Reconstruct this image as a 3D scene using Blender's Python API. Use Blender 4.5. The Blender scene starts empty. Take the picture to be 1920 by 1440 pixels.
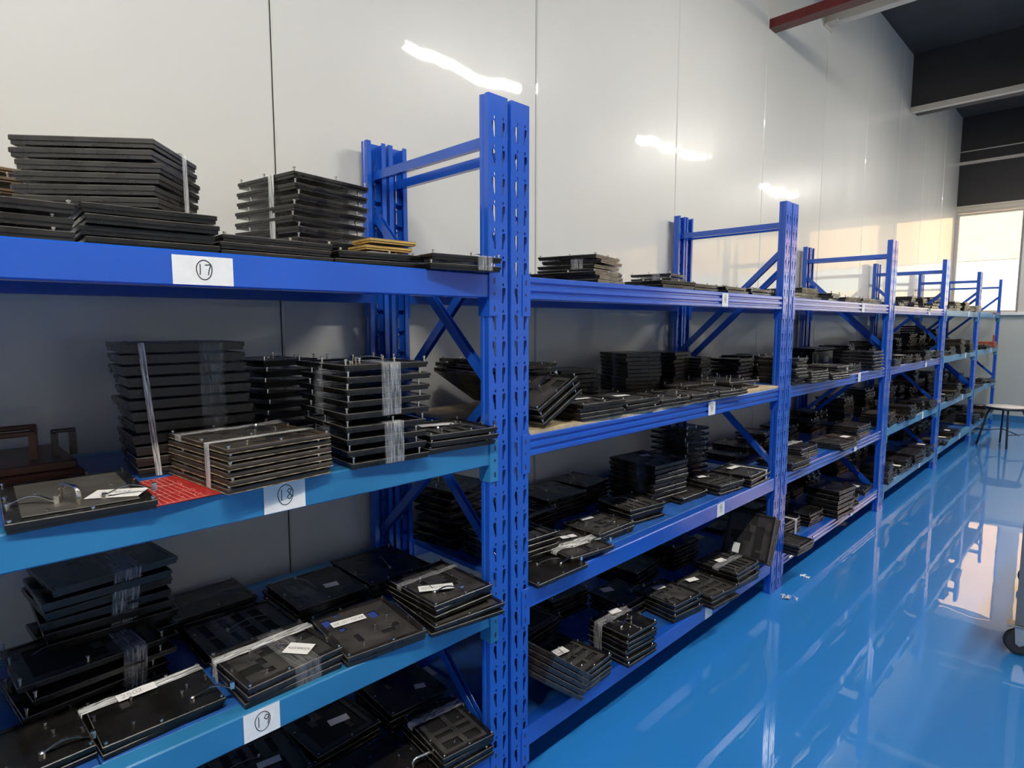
import bpy, math, random
from mathutils import Matrix, Vector
from mathutils.geometry import tessellate_polygon

# ------------------------------------------------------------------ camera, world, sun, exposure
scn = bpy.context.scene
COL = scn.collection
scn.view_settings.view_transform = 'Standard'
scn.view_settings.look = 'None'
scn.view_settings.gamma = 1.0
scn.view_settings.use_curve_mapping = False
scn.view_settings.exposure = 0.0
scn.cycles.use_denoising = True
scn.cycles.max_bounces = 8
scn.cycles.diffuse_bounces = 4
scn.cycles.glossy_bounces = 4
scn.cycles.transparent_max_bounces = 12
scn.cycles.sample_clamp_indirect = 6.0
scn.cycles.caustics_reflective = False
scn.cycles.caustics_refractive = False

cam_d = bpy.data.cameras.new('camera')
cam = bpy.data.objects.new('camera', cam_d)
COL.objects.link(cam)
YAW, PITCH = -0.78469, -0.09996
f = Vector((math.sin(YAW) * math.cos(PITCH), math.cos(YAW) * math.cos(PITCH), math.sin(PITCH)))
r = Vector((math.cos(YAW), -math.sin(YAW), 0))
u = r.cross(f)
m = Matrix((r, u, -f)).transposed().to_4x4()
m.translation = Vector((1.19945, -1.19269, 1.40577))
cam.matrix_world = m
cam_d.sensor_width = 36
cam_d.lens = 1140.11 / 1920 * 36
cam_d.clip_start = 0.02
cam_d.clip_end = 200
scn.camera = cam

world = bpy.data.worlds.new('daylight_sky')
scn.world = world
world.use_nodes = True
wn = world.node_tree
bg = wn.nodes['Background']
sky = wn.nodes.new('ShaderNodeTexSky')
sky.sky_type = 'NISHITA'
sky.sun_disc = False
sky.sun_elevation = math.radians(38)
sky.sun_rotation = math.radians(190)
wn.links.new(sky.outputs[0], bg.inputs[0])
bg.inputs[1].default_value = 0.18

sun_d = bpy.data.lights.new('sun', 'SUN')
sun_d.energy = 9.0
sun_d.angle = math.radians(0.6)
sun_d.color = (1.0, 0.93, 0.80)
sun = bpy.data.objects.new('sun', sun_d)
COL.objects.link(sun)
sun.rotation_euler = (math.radians(50), 0, math.radians(-12))   # shines towards +Y and down, onto the building outside

TUBE = 205.0     # ceiling tube emission

# ------------------------------------------------------------------ materials
def mat(name, col, rough=0.5, metal=0.0, coat=0.0, coat_rough=0.05, noise=0.0, nscale=20.0, spec=0.5,
        bump=0.0, bscale=60.0, emit=None, coat_ior=1.5, stretch=(1, 1, 1), rnoise=0.0):
    M = bpy.data.materials.new(name)
    M.use_nodes = True
    nt = M.node_tree
    b = nt.nodes['Principled BSDF']
    b.inputs['Base Color'].default_value = (*col, 1)
    b.inputs['Roughness'].default_value = rough
    b.inputs['Metallic'].default_value = metal
    b.inputs['Specular IOR Level'].default_value = spec
    b.inputs['Coat Weight'].default_value = coat
    b.inputs['Coat Roughness'].default_value = coat_rough
    b.inputs['Coat IOR'].default_value = coat_ior
    if noise or bump or rnoise:
        tc = nt.nodes.new('ShaderNodeTexCoord')
        mp = nt.nodes.new('ShaderNodeMapping')
        mp.inputs['Scale'].default_value = stretch
        nt.links.new(tc.outputs['Object'], mp.inputs['Vector'])
    if noise or rnoise:
        n = nt.nodes.new('ShaderNodeTexNoise')
        n.inputs['Scale'].default_value = nscale
        n.inputs['Detail'].default_value = 5
        nt.links.new(mp.outputs[0], n.inputs['Vector'])
        if noise:
            cr = nt.nodes.new('ShaderNodeMapRange')
            cr.inputs['From Min'].default_value = 0.3
            cr.inputs['From Max'].default_value = 0.7
            cr.inputs['To Min'].default_value = 1 - noise
            cr.inputs['To Max'].default_value = 1 + noise
            nt.links.new(n.outputs['Fac'], cr.inputs['Value'])
            mx = nt.nodes.new('ShaderNodeVectorMath')
            mx.operation = 'SCALE'
            mx.inputs[0].default_value = col
            nt.links.new(cr.outputs[0], mx.inputs['Scale'])
            nt.links.new(mx.outputs[0], b.inputs['Base Color'])
        if rnoise:
            rr = nt.nodes.new('ShaderNodeMapRange')
            rr.inputs['From Min'].default_value = 0.35
            rr.inputs['From Max'].default_value = 0.7
            rr.inputs['To Min'].default_value = max(0.02, rough - rnoise)
            rr.inputs['To Max'].default_value = rough + rnoise
            nt.links.new(n.outputs['Fac'], rr.inputs['Value'])
            nt.links.new(rr.outputs[0], b.inputs['Roughness'])
    if bump:
        n2 = nt.nodes.new('ShaderNodeTexNoise')
        n2.inputs['Scale'].default_value = bscale
        n2.inputs['Detail'].default_value = 3
        nt.links.new(mp.outputs[0], n2.inputs['Vector'])
        bp = nt.nodes.new('ShaderNodeBump')
        bp.inputs['Strength'].default_value = 1.0
        bp.inputs['Distance'].default_value = bump
        nt.links.new(n2.outputs['Fac'], bp.inputs['Height'])
        nt.links.new(bp.outputs[0], b.inputs['Normal'])
        if coat:
            nt.links.new(bp.outputs[0], b.inputs['Coat Normal'])
    if emit:
        b.inputs['Emission Color'].default_value = (*emit[0], 1)
        b.inputs['Emission Strength'].default_value = emit[1]
    return M

def film_mat(name, opacity, col=(0.75, 0.76, 0.78), rough=0.22, stretch=(60, 60, 2)):
    """clear plastic film: mostly see-through, with glossy streaks along its length"""
    M = bpy.data.materials.new(name)
    M.use_nodes = True
    nt = M.node_tree
    b = nt.nodes['Principled BSDF']
    b.inputs['Base Color'].default_value = (*col, 1)
    b.inputs['Roughness'].default_value = rough
    b.inputs['Specular IOR Level'].default_value = 0.8
    uv = nt.nodes.new('ShaderNodeUVMap')
    mp = nt.nodes.new('ShaderNodeMapping')
    mp.inputs['Scale'].default_value = (34, 1.6, 1)
    n = nt.nodes.new('ShaderNodeTexNoise')
    n.inputs['Scale'].default_value = 1.0
    n.inputs['Detail'].default_value = 4
    n.inputs['Distortion'].default_value = 0.6
    nt.links.new(uv.outputs[0], mp.inputs['Vector'])
    nt.links.new(mp.outputs[0], n.inputs['Vector'])
    mr = nt.nodes.new('ShaderNodeMapRange')
    mr.inputs['From Min'].default_value = 0.38
    mr.inputs['From Max'].default_value = 0.68
    mr.inputs['To Min'].default_value = opacity * 0.35
    mr.inputs['To Max'].default_value = min(1.0, opacity * 2.0)
    nt.links.new(n.outputs['Fac'], mr.inputs['Value'])
    nt.links.new(mr.outputs[0], b.inputs['Alpha'])
    bp = nt.nodes.new('ShaderNodeBump')
    bp.inputs['Distance'].default_value = 0.002
    nt.links.new(n.outputs['Fac'], bp.inputs['Height'])
    nt.links.new(bp.outputs[0], b.inputs['Normal'])
    return M

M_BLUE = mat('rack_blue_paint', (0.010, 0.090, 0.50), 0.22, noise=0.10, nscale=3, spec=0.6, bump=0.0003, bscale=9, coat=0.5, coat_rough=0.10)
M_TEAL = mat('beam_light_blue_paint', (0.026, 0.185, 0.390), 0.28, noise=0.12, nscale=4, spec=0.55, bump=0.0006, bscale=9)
M_WINLIT = mat('beam_blue_window_lit', (0.08, 0.27, 0.45), 0.30, noise=0.10, nscale=4, spec=0.55)  # window light on the far racks' beams, put into their colour
M_DECK = mat('deck_blue_paint', (0.022, 0.105, 0.38), 0.32, noise=0.25, nscale=14, bump=0.0008, bscale=7)
M_PLY = mat('particle_board', (0.52, 0.40, 0.25), 0.6, noise=0.2, nscale=40)
M_BLACK = mat('black_tray', (0.0085, 0.0078, 0.0070), 0.26, noise=0.45, nscale=14, rnoise=0.10, bump=0.0002, bscale=30, spec=0.5)
M_BLACK2 = mat('charcoal_tray', (0.017, 0.0145, 0.0125), 0.32, noise=0.4, nscale=18, rnoise=0.10, bump=0.0002, bscale=30, spec=0.5)
M_PANEL = mat('grey_black_panel', (0.042, 0.039, 0.036), 0.38, noise=0.35, nscale=22, rnoise=0.12)
M_EDGE_GLINT = mat('tray_edge_highlight', (0.095, 0.088, 0.080), 0.32, noise=0.6, nscale=30)  # bright highlight along the tray rims, painted as a lighter colour
M_POCKET_SHADE = mat('pocket_shadow_black', (0.004, 0.004, 0.004), 0.7)  # shadow inside the tray cutouts, painted onto the pocket floors
M_BROWN = mat('brown_black_tray', (0.050, 0.036, 0.024), 0.40, noise=0.5, nscale=16, rnoise=0.1)
M_GREYB = mat('worn_grey_board', (0.06, 0.056, 0.047), 0.5, noise=0.35, nscale=16)
M_BAKE = mat('brown_bakelite', (0.085, 0.030, 0.016), 0.4, noise=0.5, nscale=12)
M_TAN = mat('tan_laminate', (0.16, 0.10, 0.055), 0.45, noise=0.3, nscale=30)
M_GOLD = mat('golden_laminate', (0.52, 0.34, 0.10), 0.4, noise=0.4, nscale=50, stretch=(1, .2, 3))
M_RED = mat('red_laminate', (0.42, 0.024, 0.02), 0.4, noise=0.2, nscale=30)
M_PINK = mat('pale_etching', (0.85, 0.42, 0.36), 0.5)
M_STEEL = mat('bright_steel', (0.78, 0.74, 0.66), 0.22, metal=1.0)
M_WIRE = mat('grey_steel_wire', (0.55, 0.55, 0.54), 0.3, metal=1.0)
M_PAPER = mat('white_paper', (0.80, 0.79, 0.76), 0.6, noise=0.05, nscale=40)
M_INK = mat('black_ink', (0.03, 0.03, 0.035), 0.6)
M_EDGE = mat('worn_edge', (0.30, 0.24, 0.16), 0.35, noise=0.8, nscale=35)
M_INSERT = mat('dark_blue_insert', (0.03, 0.06, 0.25), 0.35)
M_TAPE = film_mat('packing_film', 0.22, rough=.15)
M_TAPE2 = film_mat('thin_packing_film', 0.11, rough=.15)
M_STRAP = film_mat('white_film_strap', 0.55, col=(0.88, 0.88, 0.86), rough=.12)
M_TUBE = mat('fluorescent_tube', (1, 1, 1), 0.4, emit=((1.0, 0.95, 0.86), TUBE))
M_HOUS = mat('white_enamel', (0.75, 0.75, 0.73), 0.35)
M_CEIL = mat('dark_ceiling_board', (0.062, 0.056, 0.050), 0.75, noise=0.15, nscale=4)
M_DARKW = mat('dark_panel', (0.030, 0.026, 0.025), 0.6, noise=0.1, nscale=5)
M_BEIGE = mat('beige_steel', (0.55, 0.49, 0.40), 0.4)
M_REDST = mat('red_oxide_steel', (0.12, 0.012, 0.010), 0.45, noise=0.2, nscale=6)
M_ALU = mat('aluminium_frame', (0.55, 0.53, 0.50), 0.35)
M_FARW = mat('pale_green_grey_wall', (0.46, 0.48, 0.44), 0.35, noise=0.03, nscale=2)
M_BASE = mat('blue_skirting', (0.03, 0.14, 0.30), 0.3)
M_OUTB = mat('sunlit_beige_render', (0.84, 0.57, 0.34), 0.9, noise=0.06, nscale=3)
M_OUTG = mat('pale_blue_glazing', (0.62, 0.72, 0.78), 0.7, noise=0.08, nscale=2, stretch=(4, 1, .6))
M_OUTH = mat('sunlit_yellow_render', (0.86, 0.76, 0.52), 0.9, noise=0.22, nscale=4)
M_GROUND = mat('outdoor_paving', (0.45, 0.42, 0.38), 0.9)
M_RUBBER = mat('black_rubber', (0.02, 0.02, 0.02), 0.55)
M_ZINC = mat('zinc_plate', (0.45, 0.46, 0.46), 0.35, metal=1.0)
M_CART = mat('grey_cart_steel', (0.16, 0.17, 0.18), 0.45)
M_STOOL = mat('black_tube_steel', (0.02, 0.02, 0.025), 0.35)
M_SEAT = mat('pale_seat_top', (0.62, 0.57, 0.56), 0.35)

# left wall: pale enamelled steel sandwich panels, slightly wavy
M_WALL = mat('white_sandwich_panel', (0.64, 0.635, 0.595), 0.30, spec=0.14, noise=0.015, nscale=1.2, bump=0.011, bscale=1.0, coat=0.6, coat_rough=0.035,
             stretch=(0.3, 1.5, 0.42))

def floor_mat():
    M = bpy.data.materials.new('blue_epoxy_floor')
    M.use_nodes = True
    nt = M.node_tree
    L = nt.links.new
    b = nt.nodes['Principled BSDF']
    tc = nt.nodes.new('ShaderNodeTexCoord')
    n = nt.nodes.new('ShaderNodeTexNoise')
    n.inputs['Scale'].default_value = 1.3
    n.inputs['Detail'].default_value = 8
    L(tc.outputs['Object'], n.inputs['Vector'])
    mx = nt.nodes.new('ShaderNodeMix')
    mx.data_type = 'RGBA'
    mx.inputs['A'].default_value = (0.016, 0.200, 0.60, 1)
    mx.inputs['B'].default_value = (0.024, 0.240, 0.64, 1)
    L(n.outputs['Fac'], mx.inputs['Factor'])
    L(mx.outputs['Result'], b.inputs['Base Color'])
    b.inputs['Roughness'].default_value = 0.36
    b.inputs['Specular IOR Level'].default_value = 0.6
    b.inputs['Coat Weight'].default_value = 1.0
    b.inputs['Coat IOR'].default_value = 2.1
    # scuffs make the lacquer a little rougher in places
    n3 = nt.nodes.new('ShaderNodeTexNoise')
    n3.inputs['Scale'].default_value = 5
    n3.inputs['Detail'].default_value = 6
    L(tc.outputs['Object'], n3.inputs['Vector'])
    mr = nt.nodes.new('ShaderNodeMapRange')
    mr.inputs['From Min'].default_value = 0.4
    mr.inputs['From Max'].default_value = 0.75
    mr.inputs['To Min'].default_value = 0.0
    mr.inputs['To Max'].default_value = 0.022
    L(n3.outputs['Fac'], mr.inputs['Value'])
    L(mr.outputs[0], b.inputs['Coat Roughness'])
    n2 = nt.nodes.new('ShaderNodeTexNoise')
    n2.inputs['Scale'].default_value = 3.2
    n2.inputs['Detail'].default_value = 2
    L(tc.outputs['Object'], n2.inputs['Vector'])
    bp = nt.nodes.new('ShaderNodeBump')
    bp.inputs['Distance'].default_value = 0.0007
    L(n2.outputs['Fac'], bp.inputs['Height'])
    L(bp.outputs[0], b.inputs['Coat Normal'])
    return M
M_FLOOR = floor_mat()

def glass_mat():
    M = bpy.data.materials.new('window_glass')
    M.use_nodes = True
    nt = M.node_tree
    nt.nodes.remove(nt.nodes['Principled BSDF'])
    out = nt.nodes['Material Output']
    t = nt.nodes.new('ShaderNodeBsdfTransparent')
    g = nt.nodes.new('ShaderNodeBsdfGlossy')
    g.inputs['Roughness'].default_value = 0.02
    fr = nt.nodes.new('ShaderNodeFresnel')
    fr.inputs['IOR'].default_value = 1.3
    mx = nt.nodes.new('ShaderNodeMixShader')
    nt.links.new(fr.outputs[0], mx.inputs[0])
    nt.links.new(t.outputs[0], mx.inputs[1])
    nt.links.new(g.outputs[0], mx.inputs[2])
    nt.links.new(mx.outputs[0], out.inputs[0])
    return M
M_GLASS = glass_mat()

# ------------------------------------------------------------------ mesh helpers
class MB:
    def __init__(s):
        s.v, s.f, s.m, s.uv = [], [], [], {}
    def add(s, vs, fs, mi=0, T=None):
        o = len(s.v)
        s.v += [tuple(T @ Vector(p)) if T else tuple(p) for p in vs]
        s.f += [tuple(i + o for i in q) for q in fs]
        s.m += [mi] * len(fs)
        return o
    def box(s, x0, x1, y0, y1, z0, z1, mi=0, T=None, bev=0.0):
        if bev > 0:
            b = min(bev, (x1 - x0) / 2.01, (y1 - y0) / 2.01, (z1 - z0) / 2.01)
            vs = []
            for zz, e in ((z0, b), (z0 + b, 0), (z1 - b, 0), (z1, b)):
                for (x, y) in ((x0 + b + e * 0, y0 + e), (x1 - b, y0 + e), (x1 - e, y0 + b), (x1 - e, y1 - b),
                               (x1 - b, y1 - e), (x0 + b, y1 - e), (x0 + e, y1 - b), (x0 + e, y0 + b)):
                    vs.append((min(max(x, x0 + e), x1 - e), y, zz))
            fs = [tuple(reversed(range(8))), tuple(range(24, 32))]
            for k in range(3):
                for i in range(8):
                    j = (i + 1) % 8
                    fs.append((k * 8 + i, k * 8 + j, k * 8 + 8 + j, k * 8 + 8 + i))
            s.add(vs, fs, mi, T)
            return
        s.add([(x0, y0, z0), (x1, y0, z0), (x1, y1, z0), (x0, y1, z0), (x0, y0, z1), (x1, y0, z1), (x1, y1, z1), (x0, y1, z1)],
              [(3, 2, 1, 0), (4, 5, 6, 7), (0, 1, 5, 4), (1, 2, 6, 5), (2, 3, 7, 6), (3, 0, 4, 7)], mi, T)
    def prism(s, prof, a, b, axis='y', mi=0, T=None, caps=True):
        """closed profile of 2D points extruded along an axis from a to b"""
        n = len(prof)
        def P(p, t):
            return {'y': (p[0], t, p[1]), 'z': (p[0], p[1], t), 'x': (t, p[0], p[1])}[axis]
        vs = [P(p, a) for p in prof] + [P(p, b) for p in prof]
        fs = [(i, (i + 1) % n, n + (i + 1) % n, n + i) for i in range(n)]
        if caps:
            fs += [tuple(reversed(range(n))), tuple(range(n, 2 * n))]
        s.add(vs, fs, mi, T)
    def tube(s, pts, rad, n=8, mi=0, T=None, flat=1.0):
        pts = [Vector(p) for p in pts]
        vs, fs = [], []
        prev = None
        for i, p in enumerate(pts):
            d = (pts[min(i + 1, len(pts) - 1)] - pts[max(i - 1, 0)]).normalized()
            a = prev if prev is not None else (Vector((0, 0, 1)) if abs(d.z) < 0.9 else Vector((1, 0, 0)))
            a = (a - d * a.dot(d)).normalized()
            prev = a
            b = d.cross(a)
            for k in range(n):
                t = 2 * math.pi * k / n
                vs.append(p + a * math.cos(t) * rad * flat + b * math.sin(t) * rad)
        for i in range(len(pts) - 1):
            for k in range(n):
                fs.append((i * n + k, i * n + (k + 1) % n, (i + 1) * n + (k + 1) % n, (i + 1) * n + k))
        fs += [tuple(reversed(range(n))), tuple(range((len(pts) - 1) * n, len(pts) * n))]
        s.add(vs, fs, mi, T)
    def lathe(s, prof, n=20, mi=0, T=None):
        vs, fs = [], []
        for (rr, z) in prof:
            for k in range(n):
                t = 2 * math.pi * k / n
                vs.append((rr * math.cos(t), rr * math.sin(t), z))
        for i in range(len(prof) - 1):
            for k in range(n):
                fs.append((i * n + k, i * n + (k + 1) % n, (i + 1) * n + (k + 1) % n, (i + 1) * n + k))
        fs += [tuple(reversed(range(n))), tuple(range((len(prof) - 1) * n, len(prof) * n))]
        s.add(vs, fs, mi, T)
    def mesh(s, name, mats, smooth=False):
        me = bpy.data.meshes.new(name)
        me.from_pydata(s.v, [], s.f)
        for M in (mats if isinstance(mats, (list, tuple)) else [mats]):
            me.materials.append(M)
        me.polygons.foreach_set('material_index', s.m)
        if smooth:
            me.polygons.foreach_set('use_smooth', [True] * len(me.polygons))
        me.update()
        return me

def obj(name, me, parent=None, T=None, **props):
    o = bpy.data.objects.new(name, me)
    COL.objects.link(o)
    if parent:
        o.parent = parent
    if T is not None:
        o.matrix_local = T
    for k, v in props.items():
        o[k] = v
    return o

def empty(name, loc=(0, 0, 0), **props):
    o = bpy.data.objects.new(name, None)
    COL.objects.link(o)
    o.location = loc
    o.empty_display_size = 0.05
    for k, v in props.items():
        o[k] = v
    return o

def struct(name, mb, mats, **kw):
    return obj(name, mb.mesh(name, mats), kind='structure', **kw)

TR = Matrix.Translation
def RZ(a): return Matrix.Rotation(a, 4, 'Z')
def RX(a): return Matrix.Rotation(a, 4, 'X')
def RY(a): return Matrix.Rotation(a, 4, 'Y')

# ------------------------------------------------------------------ the room
XW, YF, ZC = -0.65, 9.95, 4.377
XR, YB = 5.6, -5.0
b = MB(); b.box(XW - .3, XR, YB, YF + .25, -0.12, 0.0); struct('floor', b, M_FLOOR)
b = MB(); b.box(XW - .3, XR, YB, YF + .25, ZC, ZC + .15); struct('ceiling', b, M_CEIL)
# left wall from panels with open joints
b = MB()
b.box(XW - .16, XW - .012, YB, YF + .25, 0, ZC, 1)
y = -0.3527 - 1.1617 * 5
while y < YF:
    y0, y1 = max(y + .0018, YB), min(y + 1.1617 - .0018, YF)
    b.box(XW - .0119, XW, y0, y1, 0, ZC, 0, bev=.0055)
    y += 1.1617
struct('wall_left', b, [M_WALL, M_DARKW])
M_PALE = mat('pale_bounce_wall', (0.72, 0.72, 0.69), 0.5)  # unseen right and back walls, made pale to bounce fill light
b = MB(); b.box(XR, XR + .15, YB, YF + .25, 0, ZC); struct('wall_right', b, M_PALE)  # out of view, set close to the racks for bounce fill
b = MB(); b.box(XW - .3, XR, YB - .15, YB, 0, ZC); struct('wall_back', b, M_PALE)
# far wall with a band of windows
WZ0, WZ1 = 1.56, 3.00
wins = [(-.64, .140), (.335, 1.45), (1.60, 2.80), (2.95, 4.15), (4.30, 5.50)]
b = MB()
b.box(XW, XR, YF, YF + .2, 0, WZ0)
b.box(XW, XR, YF, YF + .2, WZ1 + .11, ZC, 1)
xs = [XW] + [v for w in wins for v in w] + [XR]
for i in range(0, len(xs), 2):
    if xs[i + 1] - xs[i] > .001:
        b.box(xs[i], xs[i + 1], YF, YF + .2, WZ0, WZ1 + .11, 2)
struct('wall_far', b, [M_FARW, M_DARKW, M_ALU])
b = MB(); b.box(XW, XR, YF - .05, YF + .02, 1.515, 1.56, bev=.004); struct('trim_1', b, M_HOUS)       # sill
b = MB()
for k in range(4):
    b.box(XW, XR, YF - .012 * (k % 2 + 1), YF + .01, 3.0 + .0275 * k, 3.0 + .0275 * k + .026)
struct('trim_2', b, M_BEIGE)                                                                          # window head
b = MB(); b.box(XW, XR, YF - .012, YF, 0, .09); struct('baseboard_far', b, M_BASE)
for i, (x0, x1) in enumerate(wins):
    w = empty('window_%d' % (i + 1), (0, 0, 0), kind='structure')
    b = MB()
    t = .028
    b.box(x0, x0 + t, YF + .03, YF + .09, WZ0, WZ1); b.box(x1 - t, x1, YF + .03, YF + .09, WZ0, WZ1)
    b.box(x0 + t, x1 - t, YF + .03, YF + .09, WZ0, WZ0 + t); b.box(x0 + t, x1 - t, YF + .03, YF + .09, WZ1 - t, WZ1)
    obj('window_frame', b.mesh('window_frame', M_ALU), w)
    b = MB(); b.box(x0 + t, x1 - t, YF + .055, YF + .061, WZ0 + t, WZ1 - t)
    obj('window_pane', b.mesh('window_pane', M_GLASS), w)
# down-stand girder, conduits and the steel members near the ceiling
b = MB(); b.box(XW, XR, 6.99, 7.30, 3.79, ZC); struct('trim_3', b, M_DARKW)
b = MB()
pr = [(6.95, 3.745), (7.02, 3.745), (7.02, 3.79), (6.955, 3.79), (6.955, 3.80), (6.95, 3.80)]
b.prism(pr, XW, XR, 'x'); struct('trim_4', b, M_BEIGE)
b = MB(); b.box(XW, XR, 4.22, 4.30, 3.785, 3.792); b.box(XW, XR, 4.22, 4.227, 3.792, 3.88); b.box(XW, XR, 4.22, 4.30, 3.88, 3.887)
struct('trim_5', b, M_BEIGE)
b = MB()
b.box(XW, 3.2, 3.15, 3.25, 3.410, 3.418); b.box(XW, 3.2, 3.15, 3.158, 3.418, 3.462); b.box(XW, 3.2, 3.15, 3.25, 3.462, 3.470)
struct('trim_6', b, M_REDST)
b = MB()
b.box(XW, XW + .01, 4.17, 4.35, 3.76, 3.90); b.box(XW, XW + .10, 4.17, 4.22, 3.775, 3.785)
struct('trim_7', b, M_BEIGE)
b = MB(); b.tube([(XW, YF - .03, 3.88), (XR, YF - .03, 3.88)], .008); b.box(XW, XR, YF - .045, YF, 3.695, 3.735)
struct('trim_8', b, M_BEIGE)

# outside: the neighbouring building across the yard, in full sun
b = MB()
b.box(-6, 30, YF + .26, 26, -.30, -.02)
struct('ground', b, M_GROUND)
t = empty('neighbouring_building', (5, 24, 0), label='sunlit beige building with a pale blue glazed band across the yard', category='building')
b = MB(); b.box(-22, 25, 0, 4, 3.45, 13); obj('upper_wall', b.mesh('upper_wall', M_OUTB), t)
b = MB(); b.box(-22, 25, .03, 4, 2.60, 3.45); obj('glazed_band', b.mesh('glazed_band', M_OUTG), t)
b = MB(); b.box(-22, 25, -.05, 4, 0, 2.60); obj('lower_wall', b.mesh('lower_wall', M_OUTH), t)

# ------------------------------------------------------------------ ceiling lamps (hung battens, tubes along the racks)
def lamp_meshes():
    h = MB(); h.box(-.05, .05, -.62, .62, .018, .07, bev=.006); h.prism([(-.075, .012), (-.05, .03), (.05, .03), (.075, .012), (.05, .022), (-.05, .022)], -.62, .62)
    t = MB(); t.prism([(-.042, .012), (-.042, -.004), (-.030, -.014), (.030, -.014), (.042, -.004), (.042, .012)], -.60, .60)
    e = MB(); e.box(-.045, .045, -.625, -.60, -.018, .018); e.box(-.045, .045, .60, .625, -.018, .018)
    s = MB(); s.tube([(0, 0, .07), (0, 0, ZC - 3.42)], .004, 6)
    return [('housing', h.mesh('lamp_housing', M_HOUS)), ('diffuser', t.mesh('lamp_diffuser', M_TUBE)),
            ('end_socket', e.mesh('lamp_socket', M_HOUS)), ('hanger', s.mesh('lamp_hanger', M_WIRE))]
LM = lamp_meshes()
li = 0
for (X, Y) in [(1.37, 2.1), (1.37, 5.25), (1.37, 8.4)] + [(1.37, -1.15), (1.37, -3.6)]:  # last lamp is unseen, added behind the camera for near fill
    if 1:
        li += 1
        t = empty('ceiling_lamp', (X, Y, 3.42), category='lamp', group='tube lamps hung from the ceiling',
                  label='white linear batten lamp %s' % ['hung above the second rack', 'hung above the third and fourth racks', 'hung close to the far windows', 'hung above the aisle beside the nearest rack', 'added behind the camera as unseen fill'][li - 1])
        for n, me in LM:
            for sx in ((-.45, .45) if n == 'hanger' else (0,)):
                o = obj(n, me, t)
                if n == 'hanger': o.location = (0, sx, 0)

# ------------------------------------------------------------------ racks
W, G, DP, DEPTH, H = 0.0721, 0.0062, 0.0347, 0.617, 2.0
BAY = [-1.985, 0.0, 1.986, 3.943, 5.854, 7.794, 9.578]
SZ = {1: 1.536, 2: 1.081, 3: 0.617, 4: 0.176}

def post_mesh():
    """perforated rack upright: front web at x=0 facing +x, width along y, returns and lips behind"""
    mb = MB()
    th, pitch = .002, .0722
    n = int(H / pitch)
    def keyhole(cy, sgn, z0):
        pts = [(-.0005, .055), (.008, .055), (.0095, .050), (.0090, .040), (.0045, .030), (.0020, .015), (.0005, .012), (-.0035, .013), (-.0030, .026), (-.0025, .050)]
        return [(cy + sgn * p[0], z0 + p[1]) for p in pts]
    def hole(cy, z):
        return [(cy + .0032 * math.cos(a), z + .0046 * math.sin(a)) for a in [k * math.pi / 4 for k in range(8)]]
    def face(poly_list):
        loops = [[Vector((0, p[0], p[1])) for p in L] for L in poly_list]
        tris = tessellate_polygon(loops)
        flat = [p for L in poly_list for p in L]
        vs = [(0, p[0], p[1]) for p in flat] + [(-th, p[0], p[1]) for p in flat]
        N = len(flat)
        fs = []
        for a, b_, c in tris:
            nrm = (Vector((0, *flat[b_])) - Vector((0, *flat[a]))).cross(Vector((0, *flat[c])) - Vector((0, *flat[a])))
            if nrm.x < 0: b_, c = c, b_
            fs += [(a, b_, c), (N + c, N + b_, N + a)]
        o = len(poly_list[0])
        for L in poly_list[1:]:
            k = len(L)
            for i in range(k):
                fs.append((o + i, o + (i + 1) % k, N + o + (i + 1) % k, N + o + i))
            o += k
        mb.add(vs, fs)
    hw = W / 2
    for i in range(n):
        z0 = i * pitch
        z1 = z0 + pitch
        if i == n - 1: z1 = H
        outer = [(-hw + .002, z0), (hw - .002, z0), (hw - .002, z1), (-hw + .002, z1)]
        kh1 = keyhole(.016, 1, z0 + .002)
        kh2 = keyhole(-.014, -1, z0 + .002)
        hs = [kh1, kh2, hole(.017, z0 + .0652), hole(-.013, z0 + .0652)]
        face([outer] + hs)
        mb.box(-.0160, -.0140, -.027, -.006, z0 + .006, z0 + .062)      # pressed tab behind the left slot
    for s_ in (-1, 1):
        # side return with a shallow groove, then the lip turned inward
        pf = [(0, s_ * (hw - .002)), (-.002, s_ * hw), (-.013, s_ * hw), (-.016, s_ * (hw - .003)), (-.022, s_ * (hw - .003)), (-.025, s_ * hw),
              (-DP, s_ * hw), (-DP, s_ * (hw - .016)), (-DP + .002, s_ * (hw - .016)), (-DP + .002, s_ * (hw - .002)), (-.026, s_ * (hw - .002)),
              (-.023, s_ * (hw - .005)), (-.015, s_ * (hw - .005)), (-.012, s_ * (hw - .002)), (-.002, s_ * (hw - .002))]
        if s_ < 0: pf = pf[::-1]
        mb.prism(pf, 0, H, 'z')
    return mb.mesh('rack_post', M_BLUE)
POST = post_mesh()

def beam_mesh(L, kind, M):
    """horizontal beam, its length along y from 0 to L, top at z=0, front at x=0"""
    mb = MB()
    h = .064
    if kind == 'ribbed':
        pf = [(-.002, 0), (-.0, -.003), (0, -.014), (-.006, -.018), (-.006, -.023), (0, -.027), (0, -.038), (-.006, -.042), (-.006, -.047), (0, -.051), (0, -h + .003), (-.003, -h),
              (-.042, -h), (-.042, 0)]
    else:
        pf = [(-.003, 0), (0, -.003), (0, -h + .003), (-.003, -h), (-.042, -h), (-.042, 0)]
    mb.prism(pf[::-1], 0, L, 'y')
    return mb.mesh('rack_beam', M)

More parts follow.
